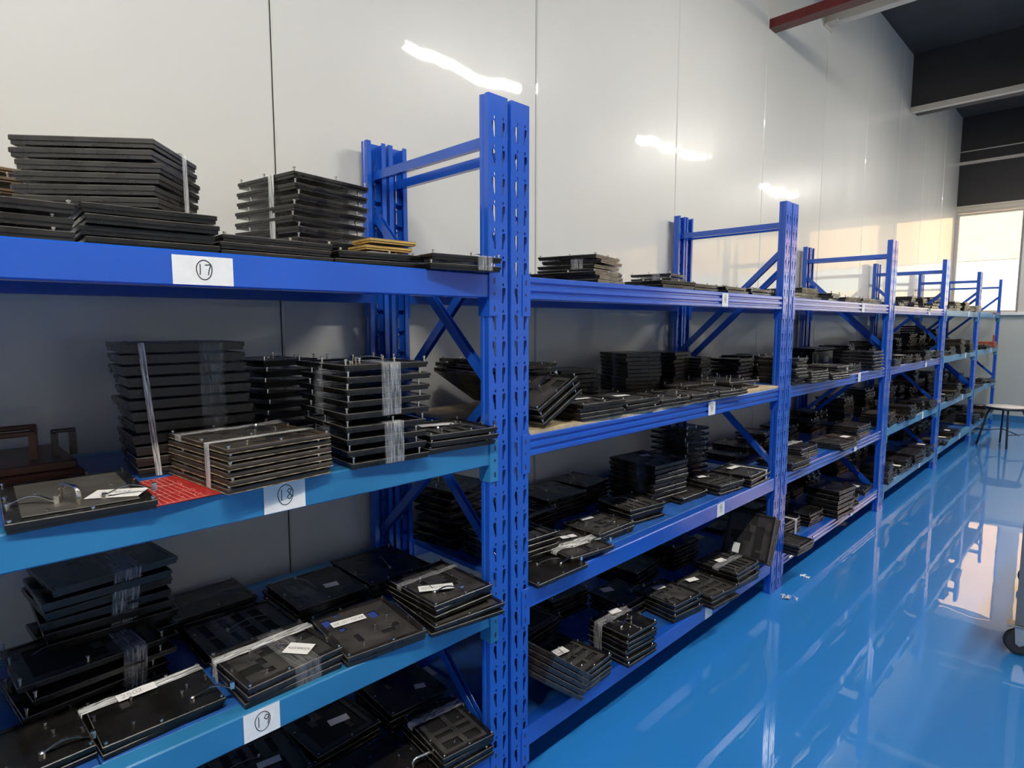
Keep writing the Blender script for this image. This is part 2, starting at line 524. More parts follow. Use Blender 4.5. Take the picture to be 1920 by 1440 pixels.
def bracket_mesh(s_, M):
    """end plate of a beam hooked on the post; s_=+1 plate reaches towards +y"""
    mb = MB()
    y0, y1 = (0, .030) if s_ > 0 else (-.030, 0)
    T_ = TR((0, 0, 0))
    hz = -.112
    mb.box(.0, .0035, y0, y1, hz, .004, bev=.0012)
    ya = 0
    mb.box(-.040, .0035, ya - .0015, ya + .0015, hz, .004)
    for z in (-.018, -.052, -.092):
        c = (y0 + y1) / 2 + s_ * .002
        mb.add([(.0037, c + .0035 * math.cos(a) , z + (.0045 if z == -.052 else .009) * math.sin(a)) for a in [k * math.pi / 4 for k in range(8)]],
               [tuple(range(8))], 1)
    return mb.mesh('beam_bracket', [M, M_HOLE])
M_HOLE = mat('dark_hook_slot', (0.006, 0.015, 0.05), 0.6)
_cache = {}
def cached(key, fn):
    if key not in _cache: _cache[key] = fn()
    return _cache[key]

# handwriting: a few strokes per sign, drawn as thin ribbons
STK = {
 '0': [[(.3, 1), (.08, .8), (.02, .45), (.15, .08), (.35, 0), (.55, .2), (.6, .6), (.48, .92), (.3, 1)]],
 '1': [[(.3, 1), (.3, .5), (.28, 0)]],
 '2': [[(.05, .8), (.2, 1), (.45, .95), (.5, .7), (.3, .35), (.02, 0), (.58, .04)]],
 '3': [[(.05, .92), (.35, 1), (.52, .8), (.25, .55), (.55, .35), (.4, .03), (.02, .05)]],
 '4': [[(.4, 1), (.02, .35), (.6, .4)], [(.42, .65), (.4, 0)]],
 '5': [[(.55, 1), (.15, .97), (.1, .6), (.4, .62), (.55, .35), (.4, .03), (.03, .05)]],
 '6': [[(.5, 1), (.2, .7), (.05, .3), (.2, .02), (.48, .08), (.52, .35), (.3, .48), (.1, .3)]],
 '7': [[(.02, .95), (.55, 1), (.38, .5), (.28, 0)]],
 '8': [[(.5, .85), (.3, 1), (.1, .8), (.3, .55), (.52, .25), (.3, 0), (.08, .2), (.3, .52), (.5, .85)]],
 '9': [[(.5, .75), (.3, .5), (.08, .7), (.25, 1), (.5, .88), (.5, .5), (.4, 0)]],
 'A': [[(.02, 0), (.3, 1), (.58, 0)], [(.12, .35), (.5, .35)]],
 'H': [[(.05, 1), (.03, 0)], [(.52, 1), (.5, 0)], [(.03, .5), (.52, .52)]],
 'X': [[(.02, 1), (.55, 0)], [(.55, 1), (.02, 0)]],
 'F': [[(.55, 1), (.1, 1), (.08, 0)], [(.08, .55), (.45, .55)]],
 'M': [[(.02, 0), (.08, 1), (.3, .35), (.5, 1), (.58, 0)]],
 'N': [[(.05, 0), (.05, 1), (.5, 0), (.52, 1)]],
 'B': [[(.08, 0), (.08, 1), (.4, .9), (.4, .6), (.08, .52), (.52, .4), (.45, .05), (.08, 0)]],
 '.': [[(.25, .02), (.32, .08)]], '-': [[(.1, .5), (.5, .5)]], ' ': [],
 'O': [[(.3 + .62 * math.cos(a) * (1 + .05 * math.sin(3 * a)), .5 + .98 * math.sin(a)) for a in [k * math.pi / 10 + 1.9 for k in range(22)]]],
}
def ribbon(mb, pts, w, T, z=0.0004, mi=1):
    for (a, c) in zip(pts[:-1], pts[1:]):
        a, c = Vector((*a, 0)), Vector((*c, 0))
        d = c - a
        if d.length < 1e-6: continue
        d.normalize()
        n_ = Vector((-d.y, d.x, 0)) * w / 2
        a2, c2 = a - d * w * .3, c + d * w * .3
        mb.add([(p.x, p.y, z) for p in (a2 - n_, c2 - n_, c2 + n_, a2 + n_)], [(0, 1, 2, 3)], mi, T)
def write(mb, text, x, y, h, T=None, w=.0011, adv=.75, z=.0004):
    for ch in text:
        for st in STK.get(ch, []):
            ribbon(mb, [(x + p[0] * h, y + p[1] * h) for p in st], w, T, z)
        x += h * adv
def paper_mesh(w, h, lines, th=.0003, inkw=.0011, corner=0.0, circ=None):
    """paper slip in the xy plane, lower left corner at 0,0"""
    mb = MB()
    ol = [(0, 0), (w, 0), (w, h - corner), (w - corner * .7, h), (0, h)] if corner else [(0, 0), (w, 0), (w, h), (0, h)]
    mb.prism([(p[0], p[1]) for p in ol], -th, 0, 'z')
    for (txt, x, y_, hh) in lines:
        write(mb, txt, x, y_, hh, w=inkw)
    if circ:
        cx, cy_, rx, ry = circ
        ribbon(mb, [(cx + rx * math.cos(a) * (1 + .04 * math.sin(3 * a)), cy_ + ry * math.sin(a)) for a in [k * math.pi / 12 + 2 for k in range(26)]], inkw, None)
    return mb.mesh('paper_slip', [M_PAPER, M_INK])

ZIG = {  # which side the first diagonal starts: F front, R rear; for the two end frames of each bay
    0: ('R', 'R'), 1: ('F', 'F'), 2: ('F', 'R'), 3: ('R', 'R'), 4: ('F', 'F'), 5: ('F', 'F')}
NEAR = ['nearest', 'second', 'third', 'fourth', 'fifth', 'farthest']
RLAB = ['nearest blue steel rack with shelves tagged 17, 18 and 19',
        'second blue steel rack from the camera, with ribbed upper beams',
        'third blue steel rack from the camera, with a red-brown-free ribbed top beam',
        'fourth blue steel rack from the camera, two lower beams coloured as window-lit',
        'fifth blue steel rack from the camera, seen almost edge on',
        'farthest blue steel rack, standing beside the far wall window']
RLAB[2] = 'third blue steel rack from the camera, in line between second and fourth'
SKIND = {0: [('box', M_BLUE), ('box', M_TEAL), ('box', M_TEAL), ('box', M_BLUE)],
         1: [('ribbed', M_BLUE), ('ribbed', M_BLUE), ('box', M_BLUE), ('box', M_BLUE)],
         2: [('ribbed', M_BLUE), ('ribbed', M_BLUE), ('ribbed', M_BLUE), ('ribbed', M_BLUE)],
         3: [('ribbed', M_BLUE), ('ribbed', M_BLUE), ('box', M_WINLIT), ('box', M_WINLIT)],
         4: [('box', M_WINLIT), ('box', M_WINLIT), ('box', M_WINLIT), ('box', M_WINLIT)],
         5: [('box', M_TEAL), ('box', M_WINLIT), ('box', M_WINLIT), ('box', M_WINLIT)]}
TAGS = {  # (bay, shelf): (text, y, w, h)
    (0, 1): ('17', -.845, .105, .052), (0, 2): ('18', -.70, .088, .062), (0, 3): ('19', -.76, .075, .060),
    (1, 1): ('6', 1.26, .055, .056), (1, 2): ('6', 1.17, .060, .056), (1, 3): ('9', 1.28, .070, .058), (1, 4): ('', 1.20, .066, .056)}
for bay in (2, 3, 4, 5):
    for s in (1, 2, 3, 4):
        TAGS[(bay, s)] = ('', (BAY[bay] + BAY[bay + 1]) / 2 + .25, .055, .06)
for bay in range(6):
    y0, y1 = BAY[bay] + G, BAY[bay + 1] - G
    t = empty('storage_rack', (0, y0, 0), label=RLAB[bay], category='rack', group='row of blue racks along the wall')
    L = y1 - y0
    for (px, py, rot) in ((0, W / 2, 0), (0, L - W / 2, 0), (-DEPTH, W / 2, math.pi), (-DEPTH, L - W / 2, math.pi)):
        obj('post', POST, t, TR((px, py, 0)) @ RZ(rot))
        b = MB(); b.box(-.04, .004, -.036, .036, 0, .004)
        obj('foot_plate', cached('foot', lambda: b.mesh('foot_plate', M_BLUE)), t, TR((px, py, 0)) @ RZ(rot))
    for e, (ey, z1) in enumerate(((W / 2, ZIG[bay][0]), (L - W / 2, ZIG[bay][1]))):
        def strut(za, xa, zb, xb):
            d = Vector((xb - xa, 0, zb - za))
            ln = d.length
            b = MB()
            pf = [(-.014, -.009), (.014, -.009), (.014, -.007), (-.012, -.007), (-.012, .007), (.014, .007), (.014, .009), (-.014, .009)]
            b.prism([(p[1], p[0]) for p in pf][::-1], 0, ln, 'x')
            ang = math.atan2(d.z, d.x)
            # profile in (y,z): y across the frame, z across the strut
            return b, TR((xa, ey, za)) @ RY(-ang)
        for (za, zb) in ((1.89 - (.018 if bay == 1 and e == 0 else 0),) * 2, (.09, .09)):
            b, T_ = strut(za, -DEPTH + DP * .7, zb, -DP * .7)
            obj('cross_brace', b.mesh('cross_brace', M_BLUE), t, T_)
        side = z1
        zs = [q_ - .055 * (1 - e) for q_ in (1.76, 1.20, .65, .13)]
        for a_, c_ in zip(zs[:-1], zs[1:]):
            xa, xb = (-DP * .8, -DEPTH + DP * .8) if side == 'F' else (-DEPTH + DP * .8, -DP * .8)
            b, T_ = strut(a_, xa, c_ + .03, xb)
            obj('diagonal_brace', b.mesh('diagonal_brace', M_BLUE), t, T_)
            side = 'R' if side == 'F' else 'F'
    for s in (1, 2, 3, 4):
        kind, M_ = SKIND[bay][s - 1]
        Lb = L - 2 * W
        for front in (True, False):
            me = cached(('beam', round(Lb, 3), kind, M_.name), lambda: beam_mesh(Lb, kind, M_))
            T_ = TR((0, W, SZ[s])) if front else TR((-DEPTH, W + Lb, SZ[s])) @ RZ(math.pi)
            bo = obj('beam', me, t, T_)
            if M_ is not M_BLUE and front: bo['label'] = 'paler blue beam'
            for s_, yy in ((-1, 0), (1, Lb)):
                bm = cached(('br', s_, M_.name), lambda: bracket_mesh(s_, M_))
                obj('beam_bracket', bm, bo, TR((0, yy, 0)))
            if front and (bay, s) in TAGS:
                txt, ty, tw, thh = TAGS[(bay, s)]
                lines, circ = [], None
                if len(txt) == 2:
                    hh = thh * .36
                    lines = [(txt, tw / 2 - hh * .62, thh * .36, hh)]
                    circ = (tw / 2 + .001, thh * .53, thh * .26, thh * .34)
                elif txt:
                    hh = thh * .3
                    lines = [(txt, tw / 2 - hh * .3, thh * .45, hh)]
                    circ = (tw / 2, thh * .6, thh * .17, thh * .3)
                pm = paper_mesh(tw, thh, lines, inkw=.0018, circ=circ)
                # slip stands on the front face: local x -> +y, local y -> +z, normal -> +x
                Tp = Matrix(((0, 0, 1, .0012), (1, 0, 0, ty - (y0 + W)), (0, 1, 0, -.061), (0, 0, 0, 1)))
                lab = {'17': 'white tag with circled 17', '18': 'white tag with circled 18', '19': 'white tag with circled 19', '': 'blank white tag'}.get(txt, 'white tag with a circled number')
                obj('number_tag', pm, bo, Tp, label=lab)
        b = MB()
        n = 6
        for k in range(n):
            ya, yb = Lb * k / n, Lb * (k + 1) / n - .0015
            b.box(-DEPTH + .043, -.0425, ya, yb, -.018, -.0005, bev=.002)
        po = obj('shelf_panel', b.mesh('shelf_panel', M_DECK if (bay, s) != (1, 2) else M_DECK), t, TR((0, W, SZ[s])))
        if (bay, s) in ((1, 2), (5, 4)):
            b = MB(); b.box(-DEPTH + .01, -.001, .004, Lb - .004, .0, .0105)
            obj('board', b.mesh('shelf_board', M_PLY), t, TR((0, W, SZ[s])), label='bare particle board on the shelf')

# ------------------------------------------------------------------ trays
def tray_body(lx, ly, th, seed, style, mats):
    """flat fixture tray: base slab, slightly proud rim, stepped pockets and slots in the top; centre at origin, bottom z=0"""
    R = random.Random(seed)
    mb = MB()
    rim = R.uniform(.010, .014)
    hx, hy = lx / 2, ly / 2
    ins = .0022
    zt = th
    zp = th - (.0035 if style != 'flat' else .0008)
    zs = th * .45
    # lower slab, inset, with side walls
    mb.box(-hx + ins, hx - ins, -hy + ins, hy - ins, 0, zs)
    # upper slab walls
    cb = .0012
    mb.add([(-hx, -hy, zs), (hx, -hy, zs), (hx, hy, zs), (-hx, hy, zs), (-hx, -hy, zt - cb), (hx, -hy, zt - cb), (hx, hy, zt - cb), (-hx, hy, zt - cb),
            (-hx + cb, -hy + cb, zt), (hx - cb, -hy + cb, zt), (hx - cb, hy - cb, zt), (-hx + cb, hy - cb, zt)],
           [(3, 2, 1, 0)] + [(a_ + q, a_ + (q + 1) % 4, a_ + 4 + (q + 1) % 4, a_ + 4 + q) for a_ in (0, 4) for q in range(4)])
    mb.m[-4:] = [5] * 4        # upper edge painted lighter as a highlight
    if mats == 'edge':        # worn bright lower edge
        mb.box(-hx - .0006, hx + .0006, -hy - .0006, hy + .0006, .0002, .0016, 2)
    # stepped top
    nx, ny = R.randint(9, 12), R.randint(9, 12)
    def lines(h, n):
        v = sorted([-h + rim + (2 * h - 2 * rim) * (k + R.uniform(-.28, .28)) / n for k in range(1, n)])
        return [-h + .0012, -h + rim] + v + [h - rim, h - .0012]
    gx, gy = lines(hx, nx), lines(hy, ny)
    NX, NY = len(gx) - 1, len(gy) - 1
    hgt = [[zp] * NY for _ in range(NX)]
    mi = [[0] * NY for _ in range(NX)]
    for i in range(NX):
        for j in range(NY):
            if i in (0, NX - 1) or j in (0, NY - 1): hgt[i][j] = zt
            elif style != 'flat': mi[i][j] = 3
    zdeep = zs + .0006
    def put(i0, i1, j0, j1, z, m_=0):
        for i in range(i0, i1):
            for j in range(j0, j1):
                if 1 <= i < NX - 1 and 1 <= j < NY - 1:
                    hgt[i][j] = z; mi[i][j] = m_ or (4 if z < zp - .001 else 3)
    if style == 'pockets':
        for _ in range(R.randint(9, 14)):
            i0, j0 = R.randint(1, NX - 3), R.randint(1, NY - 3)
            put(i0, i0 + R.randint(1, 2), j0, j0 + R.choice((1, 1, 2, 3)), zdeep, 0)
        for _ in range(3):
            i0, j0 = R.randint(1, NX - 3), R.randint(1, NY - 3)
            put(i0, i0 + 1, j0, j0 + 1, zp + .0015)
    elif style == 'slots':
        for j in range(2, NY - 2, 2):
            put(2, NX // 2, j, j + 1, zdeep)
            put(NX // 2 + 1, NX - 2, j, j + 1, zdeep)
    elif style == 'frame':
        put(2, NX - 2, 2, NY - 2, zdeep)
        for _ in range(4):
            i0, j0 = R.randint(2, NX - 4), R.randint(2, NY - 4)
            put(i0, i0 + 2, j0, j0 + 1, zp)
    elif style == 'cross':
        a, c = NX // 2, NY // 2
        put(2, NX - 2, 2, NY - 2, zdeep)
        put(a, a + 1, 1, NY - 1, zp); put(1, NX - 1, c, c + 1, zp)
        put(a + 2, a + 3, 2, NY - 2, zp)
    elif style == 'insert':
        for _ in range(7):
            i0, j0 = R.randint(1, NX - 3), R.randint(1, NY - 3)
            put(i0, i0 + R.randint(1, 2), j0, j0 + R.randint(1, 2), zdeep, R.choice((0, 0, 1)))
    elif style == 'flat':
        put(3, 5, 3, 4, zp - .001)
    for i in range(NX):
        for j in range(NY):
            z = hgt[i][j]
            x0, x1, y0_, y1_ = gx[i], gx[i + 1], gy[j], gy[j + 1]
            mb.add([(x0, y0_, z), (x1, y0_, z), (x1, y1_, z), (x0, y1_, z)], [(0, 1, 2, 3)], mi[i][j])
            if i + 1 < NX and abs(hgt[i + 1][j] - z) > 1e-6:
                z2 = hgt[i + 1][j]
                q = [(x1, y0_, z), (x1, y0_, z2), (x1, y1_, z2), (x1, y1_, z)]
                mb.add(q, [(0, 1, 2, 3)] if z2 < z else [(3, 2, 1, 0)][::-1], 0)
            if j + 1 < NY and abs(hgt[i][j + 1] - z) > 1e-6:
                z2 = hgt[i][j + 1]
                mb.add([(x0, y1_, z), (x1, y1_, z), (x1, y1_, z2), (x0, y1_, z2)], [(0, 1, 2, 3)], 0)
    return mb

def screw_mesh(h):
    mb = MB()
    mb.lathe([(.0021, 0), (.0021, h - .004), (.0036, h - .0035), (.0036, h - .0008), (.0022, h)], 8)
    return mb.mesh('screw', M_STEEL, smooth=False)
def clip_mesh():
    mb = MB()
    n = 12
    pts = []
    for k in range(n + 1):
        t = k / n
        pts.append((t * .075, .006 + .013 * math.sin(t * math.pi) ** 1.3))
    w = .0035
    vs = []
    for (x, z) in pts:
        vs += [(x, -w, z), (x, w, z), (x, w, z + .0009), (x, -w, z + .0009)]
    fs = []
    for k in range(n):
        for q in range(4):
            fs.append((4 * k + q, 4 * k + (q + 1) % 4, 4 * k + 4 + (q + 1) % 4, 4 * k + 4 + q))
    fs += [(3, 2, 1, 0), (4 * n, 4 * n + 1, 4 * n + 2, 4 * n + 3)]
    mb.add(vs, fs)
    mb.lathe([(.0055, 0), (.0055, .008), (.003, .010)], 10)
    mb.box(.071, .079, -.0045, .0045, .004, .018)
    return mb.mesh('spring_clip', M_STEEL)
def handle_mesh():
    mb = MB()
    pts = [(0, 0, 0), (0, 0, .026), (.004, 0, .032), (.012, 0, .034), (.048, 0, .034), (.056, 0, .032), (.060, 0, .026), (.060, 0, 0)]
    mb.tube(pts, .004, 10)
    return mb.mesh('handle', M_STEEL, smooth=True)
CLIP, HANDLE = clip_mesh(), handle_mesh()
def wire_mesh():
    mb = MB()
    mb.tube([(0, -.05, .001), (0, -.03, .007), (.002, 0, .011), (.003, .03, .008), (.002, .055, .001)], .0011, 6)
    mb.lathe([(.004, 0), (.004, .006), (.002, .009)], 8, 0, TR((.002, .055, 0)))
    return mb.mesh('wire_spring', M_WIRE)
WIRE = wire_mesh()

ORD = ['top', 'second', 'third', 'fourth', 'fifth', 'sixth', 'seventh', 'eighth', 'ninth', 'tenth', 'eleventh', 'twelfth', 'thirteenth', 'fourteenth']
MASS = MB()           # far, uncountable trays end up here
TOTAL = [0]
STACKS = {}
def stack(desc, bx, by, z0, th_deg, lx, ly, n, pitch, mat_='k', style='pockets', th=None, pins=True, jit=.006, lean=(0, 0),
          clip=False, label=None, handle=False, group=None, key=None, tilt=None, colour=None, detail=1, mass=False):
    """pile of trays; (bx,by) is the lower corner nearest the camera, lx runs back from it, ly to the right"""
    R = random.Random(desc)
    th = th or min(.015, pitch * .86)
    a = math.radians(th_deg)
    ex, ey = Vector((-math.cos(a), -math.sin(a), 0)), Vector((-math.sin(a), math.cos(a), 0))
    c = Vector((bx, by, 0)) + ex * lx / 2 + ey * ly / 2
    M_, cname = {'k': (M_BLACK, 'black'), 'c': (M_BLACK2, 'charcoal'), 'b': (M_BROWN, 'brown-edged'), 't': (M_TAN, 'brown'),
                 'y': (M_GOLD, 'golden'), 'g': (M_BLACK, 'black')}[mat_]
    cname = colour or cname
    bodies = []
    if mass:
        mbs = [tray_body(lx, ly, th, desc + str(q), style if q == 0 else 'flat', None) for q in range(2)]
    for q in range(0 if mass else 2 if n > 1 else 1):
        st = style if q == 0 else 'flat'
        bodies.append(tray_body(lx, ly, th, desc + str(q), st, 'edge' if mat_ == 'b' else None).mesh('tray_body', [M_, M_INSERT, M_EDGE, M_PANEL, M_POCKET_SHADE, M_EDGE_GLINT]))
    base = Matrix.Identity(4)
    if tilt:                       # (angle about local x in degrees, pivot y)
        base = tilt
    T0 = TR((c.x, c.y, z0)) @ base
    res = []
    gap = pitch - th
    sm = cached(('screw', round(max(gap, .006) + .0035, 4)), lambda: screw_mesh(max(gap, .006) + .0035))
    for k in range(n):
        lvl = n - 1 - k            # 0 = topmost
        yaw = a + R.uniform(-jit, jit) * 6
        T_ = T0 @ TR((R.uniform(-jit, jit) + lean[0] * k, R.uniform(-jit, jit) + lean[1] * k, k * pitch)) @ RZ(yaw)
        if mass:
            q_ = mbs[0 if lvl == 0 else 1]
            o_ = len(MASS.m)
            MASS.add(q_.v, q_.f, {'k': 0, 'c': 1, 'b': 2}.get(mat_, 0), T_)
            for i_, m_ in enumerate(q_.m):
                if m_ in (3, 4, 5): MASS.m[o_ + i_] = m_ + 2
            res.append(None)
            if lvl == 0:
                for (px, py) in ((lx / 2 - .0065, -ly / 2 + .0065), (lx / 2 - .0065, ly / 2 - .0065), (0, -ly / 2 + .0065), (-lx / 2 + .02, .0)):
                    MASS.lathe([(.0021, th - .003), (.0021, th + .008), (.0036, th + .009), (.0036, th + .012)], 6, 3, T_ @ TR((px, py, 0)))
            continue
        me = bodies[0] if lvl == 0 or len(bodies) == 1 else bodies[1]
        if n == 1: lab = '%s fixture tray: %s' % (cname, desc)
        elif lvl == 0: lab = '%s tray on top of %s' % (cname, desc)
        elif lvl == n - 1: lab = '%s tray at the bottom of %s' % (cname, desc)
        else: lab = '%s tray, %s from top of %s' % (cname, ORD[lvl], desc)
        o = bpy.data.objects.new('fixture_tray', me)
        COL.objects.link(o)
        o.matrix_world = T_
        o['label'] = lab; o['category'] = 'tray'; o['group'] = group or 'trays of ' + desc
        TOTAL[0] += 1
        hx, hy = lx / 2 - .0065, ly / 2 - .0065
        if detail and pins:
            if lvl == 0:
                P = [(hx, -hy), (hx, hy), (-hx, -hy), (-hx, hy), (hx, R.uniform(-.02, .03)), (R.uniform(-.03, .03), -hy), (hx - .03, -hy + .05), (-.01, hy - .04), (-hx, R.uniform(-.04, .04)), (R.uniform(-.04, .04), hy), (R.uniform(-.06, .06), R.uniform(-.06, .06)), (R.uniform(-.06, .06), R.uniform(-.06, .06))]
                if detail < 2: P = P[:6]
            else:
                P = [(hx, -hy), (hx, hy * .8), (-hx * .6, -hy)] if gap > .004 else []
            for (px, py) in P:
                s = bpy.data.objects.new('screw', sm)
                COL.objects.link(s); s.parent = o
                s.location = (px, py, th - .0035)
        if lvl == 0:
            if detail and pins and R.random() < .6 and not handle:
                obj('wire_spring', WIRE, o, TR((R.uniform(-.05, .05), R.uniform(-.05, .05), th - .003)) @ RZ(R.uniform(0, 6.28)))
            if clip:
                obj('spring_clip', CLIP, o, TR((clip[0], clip[1], th - .003)) @ RZ(math.radians(clip[2])))
            if handle:
                obj('handle', HANDLE, o, TR((handle[0], handle[1], th - .003)) @ RZ(math.radians(handle[2])))
            if label:
                w_, h_, lns, x_, y_, rz = label
                key_ = ('lab', w_, h_, tuple(lns))
                pm = cached(key_, lambda: paper_mesh(w_, h_, lns, inkw=.0009))
                obj('paper_label', pm, o, TR((x_, y_, th + (.0050 if key in ('V8', 'V7', 'V5', 'C7', 'D6', 'D2', 'C3') else .0035 if handle else .0009))) @ RZ(math.radians(rz)),
                    label='white paper label' + (' with handwriting' if lns else ''))
        res.append(o)
    if key: STACKS[key] = dict(T=TR((c.x, c.y, z0)) @ base @ RZ(a), lx=lx, ly=ly, h=(n - 1) * pitch + th, top=res[-1])
    return res

def band(key, axis, pos, width, desc, M_=None, front_only=False, off=.0022, crinkle=0.0, top_only=False, zlo=.002, name='packing_film_band', cat='packing film', skew=0.0):
    """film wrapped over a pile: axis 'x' loops over the aisle-side face, 'y' over the left-hand face"""
    S = STACKS[key]
    lx, ly, h = S['lx'], S['ly'], S['h']
    R = random.Random(desc)
    half = (lx if axis == 'x' else ly) / 2 + off + .001
    ht = h + .0015
    path = []
    if not top_only:
        for k in range(8): path.append((half, zlo + (ht - zlo) * k / 8))
    else:
        path.append((half, ht - .012))
    N = 10
    for k in range(N + 1): path.append((half - 2 * half * k / N, ht))
    if not front_only:
        if not top_only:
            for k in range(1, 9): path.append((-half, ht - (ht - zlo) * k / 8))
        else:
            path.append((-half, ht - .012))
    M_N = 7
    vs, uvs = [], []
    Lq = 0
    for i, (d, z) in enumerate(path):
        if i: Lq += math.hypot(d - path[i - 1][0], z - path[i - 1][1])
        for q in range(M_N + 1):
            s = pos - width / 2 + width * q / M_N + R.uniform(-1, 1) * crinkle * .5 + skew * (z - ht)
            dz = abs(R.gauss(0, 1)) * crinkle
            dd = d + (dz if (d >= half - 1e-6) else (-dz if d <= -half + 1e-6 else 0))
            zz = z + (dz if z >= ht - 1e-6 else 0)
            vs.append((dd, s, zz) if axis == 'x' else (s, -dd, zz))
            uvs.append((q / M_N * width * 10, Lq * 10))
    fs = []
    for i in range(len(path) - 1):
        for q in range(M_N):
            A = i * (M_N + 1) + q
            fs.append((A, A + 1, A + M_N + 2, A + M_N + 1))
    me = bpy.data.meshes.new('film')
    me.from_pydata([tuple(v) for v in vs], [], fs)
    ul = me.uv_layers.new(name='UVMap')
    for lp in me.loops: ul.data[lp.index].uv = uvs[lp.vertex_index]
    me.materials.append(M_ or M_TAPE)
    me.polygons.foreach_set('use_smooth', [True] * len(me.polygons))
    o = obj(name, me, None, None, label=desc, category=cat)
    o.matrix_world = S['T']
    return o

M_SCRAP = mat('crumpled_clear_plastic', (0.75, 0.80, 0.85), 0.15, spec=0.8)
# ---- nearest rack, shelf 17
Z1, Z2, Z3, Z4 = SZ[1], SZ[2], SZ[3], SZ[4]
stack('the low pile at the far left of shelf 17', -.020, -1.205, Z1, -2, .24, .225, 3, .0225, 'c', style='flat', th=.0165, pins=True, key='T3')
stack('the flat pile below the big tilted bundle, shelf 17', -.040, -0.968, Z1, -4, .24, .212, 4, .0185, 'k', style='flat', th=.0155, pins=False, key='T4')
stack('the big turned bundle left on shelf 17', -.030, -0.852, Z1 + .0755, 51, 0.238, 0.185, 6, .0205, 'c', style='flat', th=.0160, pins=False, key='T2', jit=.004)
stack('the far left back pile on shelf 17', -.30, -1.20, Z1, 8, .21, .20, 9, .0195, 't', style='flat', th=.0095, key='T1')
stack('the low pile right of tag 17', -.055, -.741, Z1, -1, .22, .235, 3, .0155, 'c', style='flat', th=.013, key='T5')
stack('the pair under the golden strips on shelf 17', -.060, -.492, Z1, -9, .20, .222, 2, .0185, 'k', style='pockets', th=.0150, key='T5b')
stack('the small golden pile on shelf 17', -.118, -.375, Z1 + .0340, -4, .09, .135, 3, 0.0165, 'y', style='flat', th=.0110, pins=False, key='brass')
stack('the film-bound pair beside the post on shelf 17', .030, -0.286, Z1, -8, .20, 0.206, 2, .0225, 'k', style='pockets', th=.0140, key='T7', clip=(.02, .05, 100))
stack('the white-strapped stack behind on shelf 17', -.250, -.490, Z1 + .0660, 12, .245, .235, 7, 0.0262, 'k', style='pockets', th=.0150, key='T6', jit=.008, clip=(.0, -.06, 120))
band('T6', 'y', .035, .022, 'white film strap around the seven-tray stack on shelf 17', M_STRAP, name='film_strap', cat='film strap')
band('T7', 'x', .045, .045, 'clear packing film around the tray pair beside the post')
band('T2', 'x', .020, .022, 'white film strap down the side of the big turned bundle', M_STRAP, name='film_strap', cat='film strap')

stack('the flat base under the white-strapped stack', -.285, -.485, Z1, 6, .22, .24, 4, .0162, 'k', style='flat', th=.0140, pins=False, mass=True)
stack('base under pinned stack', -.265, 1.29, Z1, 8, .21, .20, 1, .02, 'k', style='flat', th=.0200, pins=False, mass=True)

# ---- nearest rack, shelf 18
stack('the tall stack at the back of shelf 18', -0.235, -0.862, Z2, -3, 0.17, 0.245, 12, .0240, 'c', style='flat', th=.0185, pins=False, key='U1', jit=.004, lean=(-.0012, -.0012))
band('U1', 'x', .030, .05, 'clear packing film on the tall back stack of shelf 18', M_TAPE2)
band('U1', 'x', -.105, .012, 'grey strap down the tall back stack of shelf 18', M_STRAP, name='film_strap', cat='film strap', skew=-.07)
stack('the dark stack between the two tall ones, shelf 18', -0.29, -0.56, Z2, 12, 0.19, 0.16, 9, .0270, 'k', style='flat', th=.0160, key='U2')
stack('the lower half of the film-wrapped tower, shelf 18', .012, -.512, Z2, -4, .235, .205, 4, .0275, 'k', style='frame', th=.0135, key='U3', jit=.004)
stack('the upper half of the film-wrapped tower, shelf 18', .006, -.515, Z2 + .1115, -3, 0.25, .220, 5, .0270, 'k', style='pockets', th=.0135, key='U3b', jit=.005, clip=(.06, -.06, 150), detail=2)
band('U3b', 'x', .005, .050, 'clear packing film over the upper half of the tower, aisle side')
band('U3', 'x', .010, .050, 'clear packing film over the lower half of the tower, aisle side')
band('U3b', 'y', .0, .045, 'clear packing film over the upper half of the tower, left side', M_TAPE2)
band('U3', 'y', .01, .035, 'clear packing film over the lower half of the tower, left side', M_TAPE2)
stack('the low pile touching the post on shelf 18', .006, -0.291, Z2, -6, .195, 0.211, 3, .0175, 'k', style='slots', th=.0130, key='U4', detail=2,
      label=(.10, .035, [], -.02, -.06, 80))
stack('the brown-edged bundle above tag 18', .038, -.780, Z2 + .0035, 5, .265, .222, 6, .0155, 'b', style='pockets', th=.0105, key='U5', jit=.003, detail=2)
band('U5', 'y', .055, .022, 'white film strap on the brown-edged bundle above tag 18', M_STRAP, name='film_strap', cat='film strap')
band('U5', 'y', -.075, .030, 'crumpled clear film across the top of the brown-edged bundle', M_TAPE, crinkle=.0015, top_only=True)

# open tray with a grey board, handle, wire spring and paper note
t = stack('open frame with grey board and staple handle, left on shelf 18', .012, -1.100, Z2, -4, .30, .208, 1, .018, 'k', style='flat', th=.0165, detail=2,
          handle=(.045, -.025, 20), clip=(.03, -.095, 60), label=(.085, .058, [('42N08', .012, .030, .014), ('601', .020, .010, .012)], .075, .005, 62))[0]
b = MB(); b.box(-.125, .125, -.082, .082, 0, .0022, bev=.001)
b.box(-.04, .02, -.03, .03, .0023, .0035)
obj('grey_board', b.mesh('grey_board', M_GREYB), t, TR((0, 0, .0160)), label='worn grey board set in the frame')
obj('spring_clip', CLIP, t, TR((.085, .035, .0175)) @ RZ(math.radians(80)))

